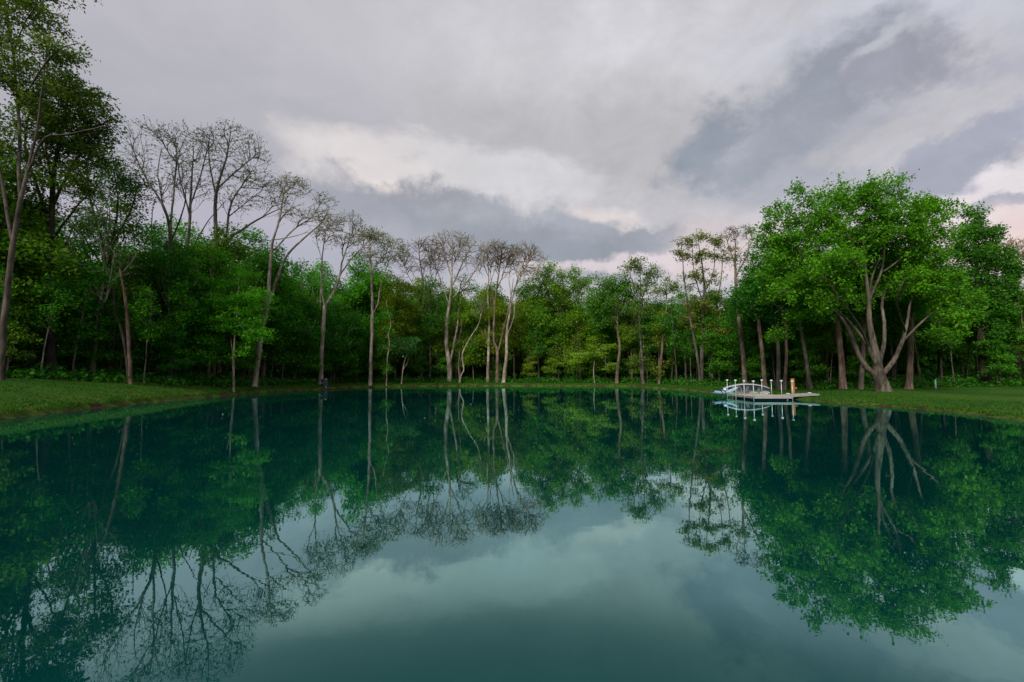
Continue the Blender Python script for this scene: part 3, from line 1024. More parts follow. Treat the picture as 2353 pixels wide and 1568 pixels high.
PT("bare_tree", "middle of the three pale trunks right of centre, fork at half height", 79,
   [([(1142, 882), (1143, 840), (1143, 805), (1135, 780), (1137, 720), (1140, 670), (1150, 600), (1152, 570)], (.28, .26, .24, .18, .16, .13, .08, .04)),
    ([(1143, 810), (1152, 780), (1160, 740), (1172, 690), (1180, 640)], (.17, .15, .12, .08, .04)),
    ([(1140, 670), (1160, 620), (1170, 580)], (.08, .05, .03)), ([(1138, 720), (1130, 660), (1128, 610)], (.08, .05, .03))],
   [(1155, 580, 35, 28), (1175, 590, 30, 32), (1160, 610, 45, 28), (1135, 600, 25, 28)], 760, (2, .15, .14), REDB, OLIVE, 30, shell=.38, tip_r=.022, kang=1.7)
PT("bare_tree", "rightmost of the three pale trunks right of centre, bent base and leaning crown", 78,
   [([(1157, 882), (1160, 850), (1164, 820), (1165, 780), (1168, 740), (1176, 690), (1190, 640), (1205, 600)], (.3, .27, .25, .23, .2, .15, .1, .05)),
    ([(1166, 770), (1180, 730), (1186, 690), (1205, 660), (1230, 630), (1245, 600)], (.15, .12, .1, .08, .05, .03)),
    ([(1176, 690), (1170, 640), (1180, 590)], (.09, .06, .03)), ([(1186, 660), (1215, 600), (1220, 570)], (.08, .05, .03))],
   [(1205, 580, 38, 28), (1230, 600, 25, 32), (1190, 600, 35, 32), (1218, 630, 35, 25)], 860, (1, .15, .12), PALEB, OLIVE, 31, shell=.38, tip_r=.022, kang=1.7)
PT("leafy_tree", "yellow-green round-crowned tree right of the bare far bank trunks", 83,
   [([(1275, 882), (1275, 830), (1279, 780), (1290, 730), (1296, 680), (1290, 620)], (.24, .22, .2, .17, .12, .05)),
    ([(1282, 760), (1300, 690), (1320, 650)], (.1, .07, .03)), ([(1290, 730), (1260, 680), (1250, 630)], (.1, .06, .03))],
   [(1270, 622, 38, 28), (1305, 640, 45, 30), (1330, 670, 35, 35), (1280, 680, 60, 40), (1250, 720, 50, 35), (1300, 750, 55, 30), (1225, 740, 30, 25), (1255, 655, 35, 35)],
   850, (20, .27, .42), GREYB, YELLOWG, 32, clumps=150, csig=.6, tip_r=.016)
PT("leafy_tree", "mid green tree with a peeling reddish trunk on the far bank", 76,
   [([(1417, 886), (1419, 840), (1423, 800), (1418, 750), (1420, 700), (1415, 650)], (.26, .24, .22, .19, .12, .05)),
    ([(1419, 760), (1400, 710), (1395, 670)], (.09, .06, .03)), ([(1420, 730), (1445, 690), (1450, 660)], (.09, .06, .03))],
   [(1400, 660, 45, 28), (1440, 665, 35, 28), (1370, 690, 35, 30), (1420, 710, 55, 30), (1385, 735, 40, 22)],
   620, (19, .26, .42), REDB, (.07, .155, .025), 33, clumps=110, csig=.6, tip_r=.016)
PT("young_tree", "low bright yellow-green sapling with flat spreading sprays on the far bank", 77,
   [([(1366, 884), (1364, 850), (1368, 820), (1376, 790)], (.08, .07, .05, .03))],
   [(1375, 795, 32, 8), (1400, 800, 22, 8), (1345, 815, 30, 8), (1385, 815, 25, 7), (1320, 830, 18, 10), (1365, 780, 25, 8), (1400, 845, 20, 7)],
   220, (20, .24, .35), PALEB, (.15, .22, .018), 34, flat=.3, first_ok=.2, clumps=45, csig=.5)
PT("leafy_tree", "sparse twin-trunked tree rising above the far canopy with tufted top", 74,
   [([(1478, 888), (1476, 830), (1472, 780), (1470, 720), (1472, 660), (1470, 620)], (.22, .2, .17, .13, .09, .04)),
    ([(1456, 886), (1460, 830), (1468, 780), (1450, 700)], (.15, .13, .1, .04)), ([(1471, 700), (1490, 650), (1498, 620)], (.08, .05, .03)),
    ([(1471, 690), (1450, 640), (1448, 615)], (.07, .05, .03))],
   [(1470, 608, 32, 14), (1495, 628, 22, 20), (1450, 620, 20, 16), (1478, 660, 38, 25), (1470, 710, 35, 25), (1480, 770, 30, 25), (1482, 830, 25, 18)],
   420, (14, .24, .32), GREYB, (.105, .14, .03), 35, clumps=90, csig=.45, tip_r=.015)
PT("leafy_tree", "ivy-clad slim trunk with yellow leaf tufts up its length", 71,
   [([(1514, 888), (1518, 840), (1522, 790), (1528, 740), (1532, 690), (1528, 640)], (.2, .18, .16, .13, .08, .03)), ([(1526, 750), (1542, 700), (1545, 660)], (.06, .04, .02))],
   [(1520, 840, 25, 14), (1528, 785, 25, 12), (1520, 760, 20, 12), (1535, 720, 22, 16), (1525, 670, 25, 22), (1540, 650, 25, 20), (1505, 860, 18, 10)],
   260, (16, .22, .32), REDB, (.13, .16, .02), 36, first_ok=.1, clumps=60, csig=.4, tip_r=.014)
PT("leafy_tree", "tall umbrella-topped tree with bare upper twigs and a V-shaped pair of stems", 64,
   [([(1610, 890), (1612, 830), (1613, 780), (1615, 720), (1618, 660), (1612, 600), (1605, 560)], (.28, .25, .22, .18, .14, .08, .03)),
    ([(1604, 890), (1598, 830), (1590, 770), (1580, 700), (1570, 620), (1565, 560)], (.2, .18, .15, .11, .06, .03)),
    ([(1613, 800), (1635, 740), (1650, 690), (1660, 600), (1665, 560)], (.14, .11, .08, .05, .03)),
    ([(1617, 680), (1640, 620), (1640, 550)], (.08, .05, .03)), ([(1614, 700), (1595, 630), (1590, 560)], (.08, .05, .03))],
   [(1580, 556, 28, 12), (1610, 542, 38, 10), (1645, 552, 34, 12), (1672, 575, 18, 16), (1560, 580, 14, 14), (1600, 590, 40, 16), (1650, 590, 30, 15), (1610, 640, 50, 25), (1620, 700, 55, 30), (1590, 740, 30, 22), (1640, 760, 35, 22)],
   760, (13, .21, .28), GREYB, (.125, .13, .025), 37, clumps=170, csig=.35, tip_r=.015)
PT("bare_tree", "thin bare twiggy tree showing above the wood beside the big maple", 55,
   [([(1712, 890), (1708, 830), (1700, 760), (1694, 690), (1690, 620), (1690, 560)], (.26, .24, .21, .18, .13, .07)),
    ([(1692, 640), (1720, 580), (1728, 540)], (.08, .05, .02)), ([(1690, 610), (1672, 560), (1668, 530)], (.07, .04, .02))],
   [(1700, 540, 35, 25), (1680, 545, 20, 25), (1725, 545, 18, 28), (1700, 600, 45, 28)], 320, (3, .16, .14), REDB, OLIVE, 38, shell=.4, tip_r=.013)
for k, (bx, tx, Yk, rk, sd_, lab) in enumerate([
        (1758, 1744, 50, .24, 39, "reddish straight trunk behind the middle of the floating dock"),
        (1789, 1785, 49, .22, 40, "leafy tree on a straight trunk seen just above the dock's right posts"),
        (1802, 1806, 48, .17, 41, "slim leafy tree right behind the orange post"),
        (1861, 1838, 49, .2, 42, "left-leaning leafy tree between the orange post and the big maple"),
        (1937, 1926, 49, .34, 43, "thickest trunk standing in shade close left of the big maple"),
        (1976, 1985, 48, .24, 44, "grey trunk seen just under the left limb of the big maple"),
        (2088, 2094, 47, .3, 45, "wavy pale trunk just right of the big maple's base")]):
    PT("leafy_tree", lab, Yk, [([(bx, 895), ((bx + tx) / 2 + 2, 820), (tx, 740), (tx + 4, 660)], (rk, rk * .85, rk * .7, rk * .3)),
                               ([(tx, 745), (tx - 25, 680), (tx - 35, 640)], (rk * .45, rk * .3, .03)), ([(tx, 730), (tx + 28, 670), (tx + 40, 640)], (rk * .45, rk * .3, .03))],
       [(tx, 640, 60, 40), (tx - 30, 690, 55, 35), (tx + 35, 690, 50, 35), (tx + 5, 590, 40, 35)], 420, (20, .24, .36),
       GREYB if k % 2 else REDB, DEEP, sd_, clumps=80, tip_r=.013, first_ok=.5)
# ---- the big maple and its neighbours ----
PT("maple_tree", "largest bright green maple standing alone on the right bank, many pale limbs", 41,
   [([(2030, 907), (2026, 880), (2018, 862), (2018, 835), (2008, 790), (2000, 750), (1998, 690), (1990, 620), (1985, 560), (1990, 480)], (.54, .53, .47, .33, .27, .22, .15, .10, .06, .02)),
    ([(2014, 868), (1988, 845), (1970, 815), (1955, 775), (1925, 720), (1890, 690), (1850, 670), (1800, 640)], (.24, .23, .21, .18, .12, .08, .05, .02)),
    ([(2012, 850), (1990, 800), (1968, 765), (1945, 735), (1918, 705, -3), (1880, 660, -4)], (.15, .14, .13, .10, .07, .03)),
    ([(2024, 850), (2034, 790), (2030, 730), (2028, 690), (2050, 640), (2085, 590), (2100, 540)], (.19, .16, .13, .11, .08, .05, .02)),
    ([(2036, 862), (2060, 830), (2076, 790), (2086, 750), (2095, 700), (2110, 660), (2130, 610)], (.23, .20, .16, .12, .08, .05, .02)),
    ([(2078, 785), (2110, 750), (2150, 715), (2200, 690)], (0.109, 0.086, 0.062, 0.031)),
    ([(2028, 700), (2020, 640), (2035, 570), (2050, 500)], (0.094, 0.078, 0.055, 0.023)),
    ([(1998, 690), (2025, 620), (2030, 560), (2020, 480)], (0.094, 0.078, 0.047, 0.023)),
    ([(1990, 620), (1960, 560), (1930, 510)], (0.078, 0.055, 0.023)),
    ([(2008, 790, -1), (1975, 740, -3), (1930, 690, -5), (1900, 640, -6)], (0.101, 0.078, 0.055, 0.023)),
    ([(1925, 720), (1880, 640), (1830, 570), (1800, 520)], (0.101, 0.078, 0.047, 0.023)),
    ([(1850, 670), (1810, 700), (1780, 720)], (0.055, 0.039, 0.023)),
    ([(2050, 640), (2110, 560), (2150, 520)], (0.070, 0.047, 0.023)),
    ([(2086, 750, -1), (2060, 690, -4), (2080, 640, -5)], (0.078, 0.055, 0.023))],
   [(2000, 470, 60, 45), (2060, 455, 50, 45), (1795, 480, 14, 26), (1832, 458, 14, 30), (1880, 452, 13, 28), (1932, 448, 14, 34), (1990, 440, 14, 28), (2048, 434, 14, 28), (2078, 440, 14, 30), (2140, 470, 16, 26), (2175, 482, 22, 14), (1760, 520, 16, 26), (1940, 480, 40, 45), (1905, 500, 45, 45), (1840, 500, 40, 45), (1790, 540, 50, 50), (1830, 590, 70, 45),
    (1760, 620, 35, 40), (1900, 580, 70, 50), (2130, 505, 50, 38), (2160, 490, 28, 18), (2080, 540, 60, 50), (2010, 550, 70, 45), (1780, 680, 55, 35), (1840, 670, 60, 40, -3), (1900, 640, 70, 40, -4),
    (1930, 610, 50, 28, -5), (1810, 735, 40, 25, -1), (1870, 730, 45, 22, -2), (1790, 775, 35, 14, 0), (2120, 590, 55, 40), (2150, 650, 50, 40), (2190, 700, 60, 28, 1), (2210, 740, 40, 16, -1), (2080, 650, 55, 40, 2),
    (2020, 640, 70, 40, 3), (1960, 690, 50, 30, 3), (2110, 770, 25, 10, -2), (2180, 775, 35, 14, -1), (2160, 712, 32, 14), (2212, 682, 32, 18), (2125, 668, 30, 20, -1), (2095, 640, 30, 25, -1), (1960, 640, 26, 16, -5), (1900, 700, 40, 14, -4), (1950, 570, 70, 45, 3), (2080, 600, 70, 50, 3), (2010, 560, 70, 50, 2), (2000, 510, 60, 40), (2140, 560, 50, 35), (1870, 540, 50, 40)],
   3900, (19, .21, .23), (.098, .084, .068), (.082, .190, .014), 50, clumps=480, csig=.42, tip_r=.009, depth=1.0, spray=.28, flat=.65, first_ok=.45, flare=.25, cell=1.5, step=.5)
PT("leafy_tree", "second large leafy tree just right of the big maple with pointed top", 51,
   [([(2268, 892), (2262, 840), (2255, 780), (2250, 700), (2245, 620), (2240, 540), (2240, 490)], (.55, .45, .36, .28, .2, .12, .04)),
    ([(2253, 760), (2290, 690), (2310, 640)], (.15, .1, .04)), ([(2252, 740), (2215, 670), (2190, 620)], (.15, .1, .04)), ([(2248, 650), (2275, 590), (2280, 540)], (.1, .07, .03)),
    ([(2247, 640), (2215, 570), (2205, 530)], (.1, .07, .03))],
   [(2240, 495, 28, 26), (2245, 540, 40, 30), (2205, 545, 35, 35), (2275, 590, 40, 40), (2230, 600, 60, 40), (2195, 640, 50, 40), (2290, 660, 55, 40), (2240, 690, 70, 35), (2310, 710, 45, 30), (2200, 720, 50, 28), (2270, 740, 60, 25), (2325, 640, 25, 40)],
   1700, (19, .23, .3), DARKB, (.050, .135, .020), 51, clumps=300, csig=.45, tip_r=.012, spray=.2)
PT("bare_tree", "pinkish bare-twigged tree at the far right behind the second leafy tree", 62,
   [([(2345, 890), (2342, 760), (2338, 680), (2335, 600)], (.2, .17, .12, .04)), ([(2340, 690), (2365, 620), (2370, 570)], (.08, .05, .03)), ([(2339, 680), (2315, 620), (2310, 580)], (.08, .05, .03))],
   [(2330, 575, 40, 28), (2360, 590, 35, 30), (2310, 610, 28, 25)], 420, (4, .18, .16), REDB, (.24, .13, .06), 52, shell=.4, tip_r=.016)

# ---- fill trees of the wood: a few kinds, each built once, then copied ----
def kind_tree(seed, h, crown, tips, leaf, stems=None, r=0.2, clumps=0, csig=0.6, shell=0.45, spray=0.0, flat=0.7, first=0.3, tip_r=0.015, lean=0.4, cell=1.8):
    rng = np.random.default_rng(seed)
    sk = Skel(rng)
    a = rng.uniform(0, 6.28)
    lx, ly = math.cos(a) * lean, math.sin(a) * lean
    sk.add_stem([(0, 0, 0), (lx * .2, ly * .2, h * .25), (lx * .7, ly * .4, h * .5), (lx, ly, h * .75), (lx * 1.2, ly, h * .93)], (r, r * .85, r * .65, r * .4, r * .12), .5, .02, first, 0)
    for q in range(stems or 0):
        z0 = h * rng.uniform(.3, .6)
        b = rng.uniform(0, 6.28)
        rr = h * rng.uniform(.12, .2)
        p0 = sk.pos[int(np.argmin(np.abs(sk.pos[:sk.n, 2] - z0)))].copy()
        sk.add_stem([p0, p0 + np.array((math.cos(b) * rr * .6, math.sin(b) * rr * .6, h * .14)), p0 + np.array((math.cos(b) * rr, math.sin(b) * rr, h * .32))], (r * .45, r * .3, r * .1), .5, .03, .15, q + 1)
    T = sample_blobs(crown, tips, rng, shell, clumps, csig)
    T = T[T[:, 2] > .8]
    E = sk.pos[sk.grow(T)]
    n, size, sig = leaf
    return sk.mesh("trunk", tip_r, .35), leaf_mesh("crown", E, clump_tint(E, rng, cell), rng, n, size, sig, flat, spray=spray)

def ell(seed, h, lo, w, n):
    g = np.random.default_rng(seed)
    out = []
    for q in range(n):
        z = h * (lo + (0.97 - lo) * (q + .5) / n)
        t = (z / h - lo) / (1 - lo)
        rad = w * (0.35 + 0.85 * math.sin(math.pi * min(1, t * .8 + .15)))
        a = g.uniform(0, 6.28)
        k = g.uniform(.2, .6) * rad
        out.append((math.cos(a) * k, math.sin(a) * k, z, rad * g.uniform(.5, .8), rad * g.uniform(.5, .8), h * (1 - lo) / n * g.uniform(.6, 1.0)))
    return out

KINDS = {
    'broad': kind_tree(101, 18, ell(1, 18, .30, 4.6, 9), 560, (28, .25, .48), 4, .24, clumps=110, csig=.65),
    'tall': kind_tree(102, 20, ell(2, 20, .35, 3.4, 9), 480, (28, .25, .46), 3, .22, clumps=95, csig=.6),
    'airy': kind_tree(103, 19, ell(3, 19, .40, 4.2, 8), 420, (17, .24, .46), 5, .22, clumps=110, csig=.5),
    'low': kind_tree(104, 12, ell(4, 12, .15, 3.8, 8), 460, (28, .23, .45), 4, .16, clumps=95, csig=.6, first=.15),
    'full': kind_tree(105, 17, ell(5, 17, .14, 4.4, 10), 620, (28, .26, .48), 4, .22, clumps=130, csig=.65, first=.15),
    'twig': kind_tree(106, 20, ell(6, 20, .45, 4.0, 7), 420, (3, .24, .25), 5, .2, shell=.4, tip_r=.018),
    'pole': kind_tree(107, 11, ell(7, 11, .45, 1.6, 6), 120, (12, .24, .35), 0, .075, first=.2, lean=.9),
    'spray': kind_tree(108, 7, [(x, y, z, 1.4, 1.4, .42) for x, y, z in ((.7, .3, 2.2), (-.8, .6, 2.9), (.3, -.9, 3.6), (-.4, -.3, 4.3), (.8, .5, 5.0), (0, .2, 5.8), (-.9, -.7, 2.4), (0.2, 0.9, 6.4))],
                       240, (18, .2, .34), 0, .07, flat=.5, first=.15, lean=.5),
    'shrub': kind_tree(109, 3.2, [(0, 0, 1.7, 1.3, 1.3, 1.1), (.7, .3, 1.2, .9, .9, .8), (-.6, -.5, 1.3, .9, .9, .8)], 150, (18, .2, .3), 2, .05, first=.05, lean=.2),
}
META = {
    'broad': ("leafy_tree", "tree"), 'tall': ("leafy_tree", "tree"), 'airy': ("leafy_tree", "tree"), 'low': ("leafy_tree", "tree"), 'full': ("leafy_tree", "tree"),
    'twig': ("bare_tree", "tree"), 'pole': ("young_tree", "tree"), 'spray': ("young_tree", "tree"), 'shrub': ("shrub", "shrub"),
}
WORDS = {
    'broad': "broad green tree massed in the depth of the wood", 'tall': "tall narrow green tree massed in the depth of the wood", 'airy': "thin-leaved tall tree massed in the depth of the wood",
    'low': "low spreading green tree under the wood's canopy", 'full': "green tree leafed almost to the ground inside the wood", 'twig': "nearly bare twiggy tree standing inside the wood",
    'pole': "thin pole-stemmed young tree at the edge of the wood", 'spray': "small sapling with flat layered sprays at the wood's edge", 'shrub': "rounded green shrub at the foot of the wood",
}
ZONES = ("behind the left lawn", "beyond the far bank", "behind the dock")
PROTO = {}
fr = np.random.default_rng(77)

def zone_of(x, y):
    return 0 if x < -22 else 1 if x < 21 and y > 60 else 2

TINTS = {0: [(.038, .150, .016), (.046, .165, .014), (.062, .19, .013), (.032, .125, .014), (.095, .165, .016)],
         1: [(.072, .180, .018), (.095, .19, .018), (.130, .20, .017), (.055, .155, .018), (.160, .19, .02)],
         2: [(.044, .140, .016), (.056, .16, .014), (.085, .175, .016), (.036, .115, .013)]}

def plant(kind, x, y, scale, rz, tint=None):
    z = zone_of(x, y)
    nm, cat = META[kind]
    lab = WORDS[kind] + " " + ZONES[z]
    if kind not in PROTO:
        root = empty(nm, (0, 0, 0))
        t = link("trunk", KINDS[kind][0], root)
        c = link("crown", KINDS[kind][1], root)
        PROTO[kind] = (root, t, c)
    else:
        r0, t0, c0 = PROTO[kind]
        root = r0.copy()
        COL.objects.link(root)
        t, c = t0.copy(), c0.copy()
        for k in (t, c):
            COL.objects.link(k)
            k.parent = root
    root.location = (x, y, gz(x, y) - 0.1)
    root.rotation_euler = (0, 0, rz)
    root.scale = (scale * fr.uniform(.9, 1.12), scale * fr.uniform(.9, 1.12), scale)
    tag(root, lab, cat, WORDS[kind].split(" in ")[0].split(" at ")[0] + "s " + ZONES[z])
    tn = tint or TINTS[z][fr.integers(len(TINTS[z]))]
    j = fr.uniform(.85, 1.15)
    c.color = (tn[0] * j, tn[1] * j, tn[2] * j, 1)
    b = (GREYB, DARKB, REDB, PALEB)[fr.choice(4, p=(.4, .3, .2, .1))]
    t.color = (*b, 1)
    return root

def offset_curve(off, step):
    return resample(WP + WNRM * off, step)

def along(step, off, jit, t0=0.0):
    C = offset_curve(off, step)
    for p in C:
        p = p + fr.uniform(-.35, .35, 2) * step * .5 + fr.uniform(-jit, jit, 2) * .6
        if p[1] < 3 or shore_dist(*p) < 2.2:
            continue
        u = p[0] / max(p[1], 1)
        if abs(u) > (2.2 if p[0] < 0 else 1.4):  # wider on the left: unseen trees added there to shade the lawn
            continue
        yield p

def want_h(x, y):
    """height of the wood's general canopy, metres"""
    z = zone_of(x, y)
    if z == 0:
        return 17.0 + 3.5 * float(sstep(42, 30, y)) + 3.8 * float(sstep(48, 58, y))
    if z == 1:
        return 19.2 - 1.8 * float(sstep(2, 10, x))
    return 16.0 - 3.0 * float(sstep(40, 60, x))

H0 = {'broad': 18, 'tall': 20, 'airy': 19, 'low': 12, 'full': 17, 'twig': 20, 'pole': 11, 'spray': 7, 'shrub': 3.2}
for off, step, mix in ((3.6, 5.4, ('low', 'full', 'airy', 'tall', 'twig')), (8.5, 6.2, ('full', 'broad', 'tall', 'airy')), (14.5, 7.2, ('full', 'broad', 'tall', 'airy')), (21.5, 8.5, ('broad', 'full', 'tall')), (29.5, 10.5, ('broad', 'full'))):
    for p in along(step, off, 1.6):
        z = zone_of(*p)
        mx_ = mix if z == 0 or off > 5 else (('airy', 'tall', 'full', 'low') if z == 1 else ('airy', 'tall', 'tall'))
        kd = mx_[fr.integers(len(mx_))]
        hh = want_h(*p) * fr.uniform(.82, 1.08) * (1.0 if off > 6 else .92)
        sc = hh / H0[kd] if kd != 'low' else fr.uniform(.75, 1.1)
        plant(kd, p[0], p[1], sc, fr.uniform(0, 6.28))
for p in along(3.1, 1.2, 1.5):
    if zone_of(*p) == 1:
        p = p + (0, 2.6)                               # the far bank's tall trunks stand in front
    plant('pole', p[0], p[1], fr.uniform(.7, 1.15), fr.uniform(0, 6.28))
for p in along(5.0, 1.0, 1.6, 1.5):
    if zone_of(*p) and fr.uniform() > (.75 if zone_of(*p) == 1 else .45):
        continue
    if zone_of(*p) == 1:
        p = p + (0, 2.8)
    plant('spray', p[0], p[1], fr.uniform(.6, 1.1), fr.uniform(0, 6.28))
for p in along(5.0, 6.0, 2.5, 1.0):
    plant('pole', p[0], p[1], fr.uniform(.9, 1.4), fr.uniform(0, 6.28))

# ------------------------------------------------------------------ low cover, all uncountable
def cover(name, pts, tintv, n, size, sig, color, label, cat, flat=0.6, seed=3, upb=.6):
    g = np.random.default_rng(seed)
    me = leaf_mesh(name, pts, tintv, g, n, size, sig, flat, upb=upb)
    o = link(name, me, None, color)
    tag(o, label, cat, kind='stuff')
    return o

g = np.random.default_rng(31)
pts = []
for off0, off1, hmax, count in ((-0.6, 1.6, .5, 1700), (0.5, 5.0, 1.1, 1800), (4, 14, 1.9, 1700), (13, 36, 4.2, 2600)):
    q = g.integers(0, len(WP), count)
    o = g.uniform(off0, off1, count)
    P = WP[q] + WNRM[q] * o[:, None] + g.normal(0, .3, (count, 2))
    for x, y in P:
        if abs(x) / max(y, 1) > 1.5 or y < 5:
            continue
        s = shore_dist(x, y)
        if s < (3.4 if y > 66 else 2.2):
            continue
        lump = .5 + .5 * math.sin(x * 1.1 + 2 * math.sin(y * .7)) * math.sin(y * .9 + x * .4)
        pts.append((x, y, float(terrain_h(x, y, s)) + g.uniform(.08, 1) * hmax * (.35 + .65 * lump)))
pts = np.array(pts)
cover("undergrowth", pts, g.uniform(0, 1, len(pts)), 16, .26, .36, (.030, .105, .014), "ferns and leafy undergrowth along the foot of the wood", "undergrowth")

pts = []
P = np.concatenate([offset_curve(o, 1.6) for o in np.arange(35, 52, 1.5)])
P = np.repeat(P, 6, 0) + g.normal(0, .8, (len(P) * 6, 2))
hz_ = np.array([want_h(*p) for p in P]) * .92
pts = np.column_stack([P, 0.2 + np.where(g.uniform(0, 1, len(P)) < .4, g.uniform(0, 5, len(P)), g.uniform(0, 1, len(P)) * hz_)])
cover("distant_woods", pts, g.uniform(0, 1, len(pts)), 12, 1.1, 1.1, (.028, .095, .018), "mass of far woodland closing the view behind the trees", "woods")

# grass tufts on the lawn banks
def tufts():
    gg = np.random.default_rng(12)
    V, F, T = [], [], []
    idx = gg.integers(0, nS, 42000)
    off = gg.uniform(0, 1, 42000) ** 1.6 * 7 + .28
    P = SH[idx] + NS[idx] * off[:, None] + gg.normal(0, .08, (42000, 2))
    keep = (P[:, 1] > 12) & (np.abs(P[:, 0]) < P[:, 1] * 1.25)
    P, off = P[keep], off[keep]
    z = terrain_h(P[:, 0], P[:, 1], off)
    m = len(P)
    for rep in range(2):
        a = gg.uniform(0, 6.28, m)
        h = gg.uniform(.05, .13, m) * (1 + 1.2 * np.exp(-off / .5))
        w = gg.uniform(.02, .05, m)
        c = np.column_stack([P + gg.normal(0, .05, (m, 2)), z - .02])
        d = np.column_stack([np.cos(a), np.sin(a), np.zeros(m)]) * w[:, None]
        tip = c + np.column_stack([gg.normal(0, .04, m), gg.normal(0, .04, m), h])
        b = len(V) and sum(len(v) for v in V)
        V.append(np.stack([c - d, c + d, tip], 1).reshape(-1, 3))
        F.append(np.arange(m * 3).reshape(-1, 3) + b)
        T.append(np.repeat(np.clip(gg.uniform(0, 1, m), 0, 1), 3))
    me = np_mesh("grass", np.concatenate(V), np.concatenate(F), LEAF, False, {"tint": np.concatenate(T)})
    o = link("grass", me, None, (.030, .080, .010))
    tag(o, "short rough grass along the pond banks", "grass", kind='stuff')
tufts()

# ------------------------------------------------------------------ floating dock
DX0, DX1, DY0, DY1, DZ = 19.95, 23.05, 38.2, 42.9, .34
dock = empty("dock", (DX0, DY0, 0))
tag(dock, "low grey floating dock with eight white-capped poles and gangway to the bank", "dock")
L = lambda x, y, z: (x - DX0, y - DY0, z)
mb = MB()
nb = 34
for k in range(nb):
    w = (DY1 - DY0) / nb
    mb.box(L((DX0 + DX1) / 2, DY0 + (k + .5) * w, DZ - .02), (DX1 - DX0 - .02, w - .012, .04), bev=.004)
mb.build("deck", DECK, dock)
mb = MB()
for x in (DX0, DX1):
    mb.box(L(x, (DY0 + DY1) / 2, DZ - .115), (.06, DY1 - DY0 + .06, .14))
for y in (DY0, DY1):
    mb.box(L((DX0 + DX1) / 2, y, DZ - .115), (DX1 - DX0 - .062, .06, .14))
mb.build("frame", GALV, dock)
mb = MB()
mb.box(L((DX0 + DX1) / 2, (DY0 + DY1) / 2, .03), (DX1 - DX0 - .5, DY1 - DY0 - .5, .24), bev=.04)
mb.build("float", DARK, dock)
for x in (DX0 - .05, DX1 + .05):
    for t in (0.0, .33, .66, 1.0):
        y = DY0 + .03 + (DY1 - DY0 - .06) * t
        top = 1.50
        p = MB().tube([L(x, y, -1.2), L(x, y, .6), L(x, y, top)], .031, 10).build("pole", GALV, dock, True)
        c = MB()
        c.box(L(x, y, top + .07), (.135, .135, .135), bev=.02)
        c.build("pole_cap", WHITE, p)
        s = MB()
        s.box(L(x, y, DZ - .05), (.12, .12, .12), bev=.01)
        s.build("bracket", GALV, p)
# gangway to the shore
gx0, gx1, gy0, gy1 = DX1 + .06, DX1 + 2.9, DY0 + 1.0, DY0 + 2.5
mb = MB()
for k in range(24):
    w = (gx1 - gx0) / 24
    f = (k + .5) / 24
    mb.box(L(gx0 + (k + .5) * w, (gy0 + gy1) / 2, DZ - .02 + .16 * f), (w - .012, gy1 - gy0, .04), bev=.004)
gw = mb.build("gangway", DECK, dock)
mb = MB()
for y in (gy0 - .03, gy1 + .03):
    mb.loft([[L(gx0, y - .025, DZ - .14), L(gx0, y + .025, DZ - .14), L(gx0, y + .025, DZ), L(gx0, y - .025, DZ)],
             [L(gx1, y - .025, DZ + .02), L(gx1, y + .025, DZ + .02), L(gx1, y + .025, DZ + .16), L(gx1, y - .025, DZ + .16)]], caps=True)
mb.build("gangway_rail", GALV, gw)
for k, (fx, fy) in enumerate(((.35, .9), (.9, .55))):
    MB().box(L(gx0 + (gx1 - gx0) * fx, gy0 + (gy1 - gy0) * fy, DZ + .05 + .16 * fx), (.26, .1, .07), bev=.02).build("cleat", WHITE, dock)
MB().tube([L(DX1 - .2, DY0 + .1, .18), L(DX1 - .55, DY0 - .02, -.1)], .025, 6).build("brace", GALV, dock)
# swim ladder: two hooped rails over the left edge
lad = MB()
for y in (DY0 + 2.9, DY0 + 3.5):
    pts = [L(DX0 - .1, y, -.6), L(DX0 - .1, y, .55)]
    for a in np.linspace(math.pi, 0, 9):
        pts.append(L(DX0 + .13 + .23 * math.cos(a), y, .80 + .22 * math.sin(a)))
    pts.append(L(DX0 + .36, y, DZ))
    lad.tube(pts, .024, 8)
for z in (-.35, -.08, .2):
    lad.tube([L(DX0 - .1, DY0 + 2.9, z), L(DX0 - .1, DY0 + 3.5, z)], .018, 6)
lad.build("ladder", GALV, dock, True)

# ------------------------------------------------------------------ boats and gear behind the dock
def hull_rings(Lh, beam, depth, n=15, k=11, bow=.16, rock=.12):
    out = []
    for a in range(n):
        t = a / (n - 1)
        w = beam / 2 * (math.sin(math.pi * (0.04 + .92 * t)) ** .55)
        dpt = depth * (0.55 + .45 * math.sin(math.pi * (0.1 + .8 * t)))
        x = (t - .5) * Lh
        sheer = rock * (2 * t - 1) ** 2
        ring = []
        for b in range(k):
            f = b / (k - 1) * math.pi
            ring.append((x, -math.cos(f) * w, sheer - (math.sin(f) ** .6) * dpt))
        out.append(ring)
    return out

def place(o, loc, rot):
    o.location = loc
    o.rotation_euler = rot
    return o

rb = empty("rowboat", (22.0, 43.55, .62))
tag(rb, "grey aluminium rowboat lying on its side against the back of the dock", "boat")
R1 = hull_rings(4.3, 1.25, .52)
MB().loft(R1, closed=False).build("hull", ALU, rb, True)
rim = MB()
for b in (0, -1):
    rim.tube([r_[b] for r_ in R1], .028, 6)
rim.build("gunwale", WHITE, rb, True)
ribm = MB()
for b in (3, 5, 7):
    ribm.tube([(p[0], p[1] * 1.01, p[2] - .012) for p in (r_[b] for r_ in R1[1:-1])], .012, 5)
ribm.build("strake", ALU, rb)
for x in (-1.1, .1, 1.2):
    MB().box((x, 0, -.12), (.26, .92, .035), bev=.008).build("seat", ALU, rb)
rb.rotation_euler = (R(118), 0, R(-3))

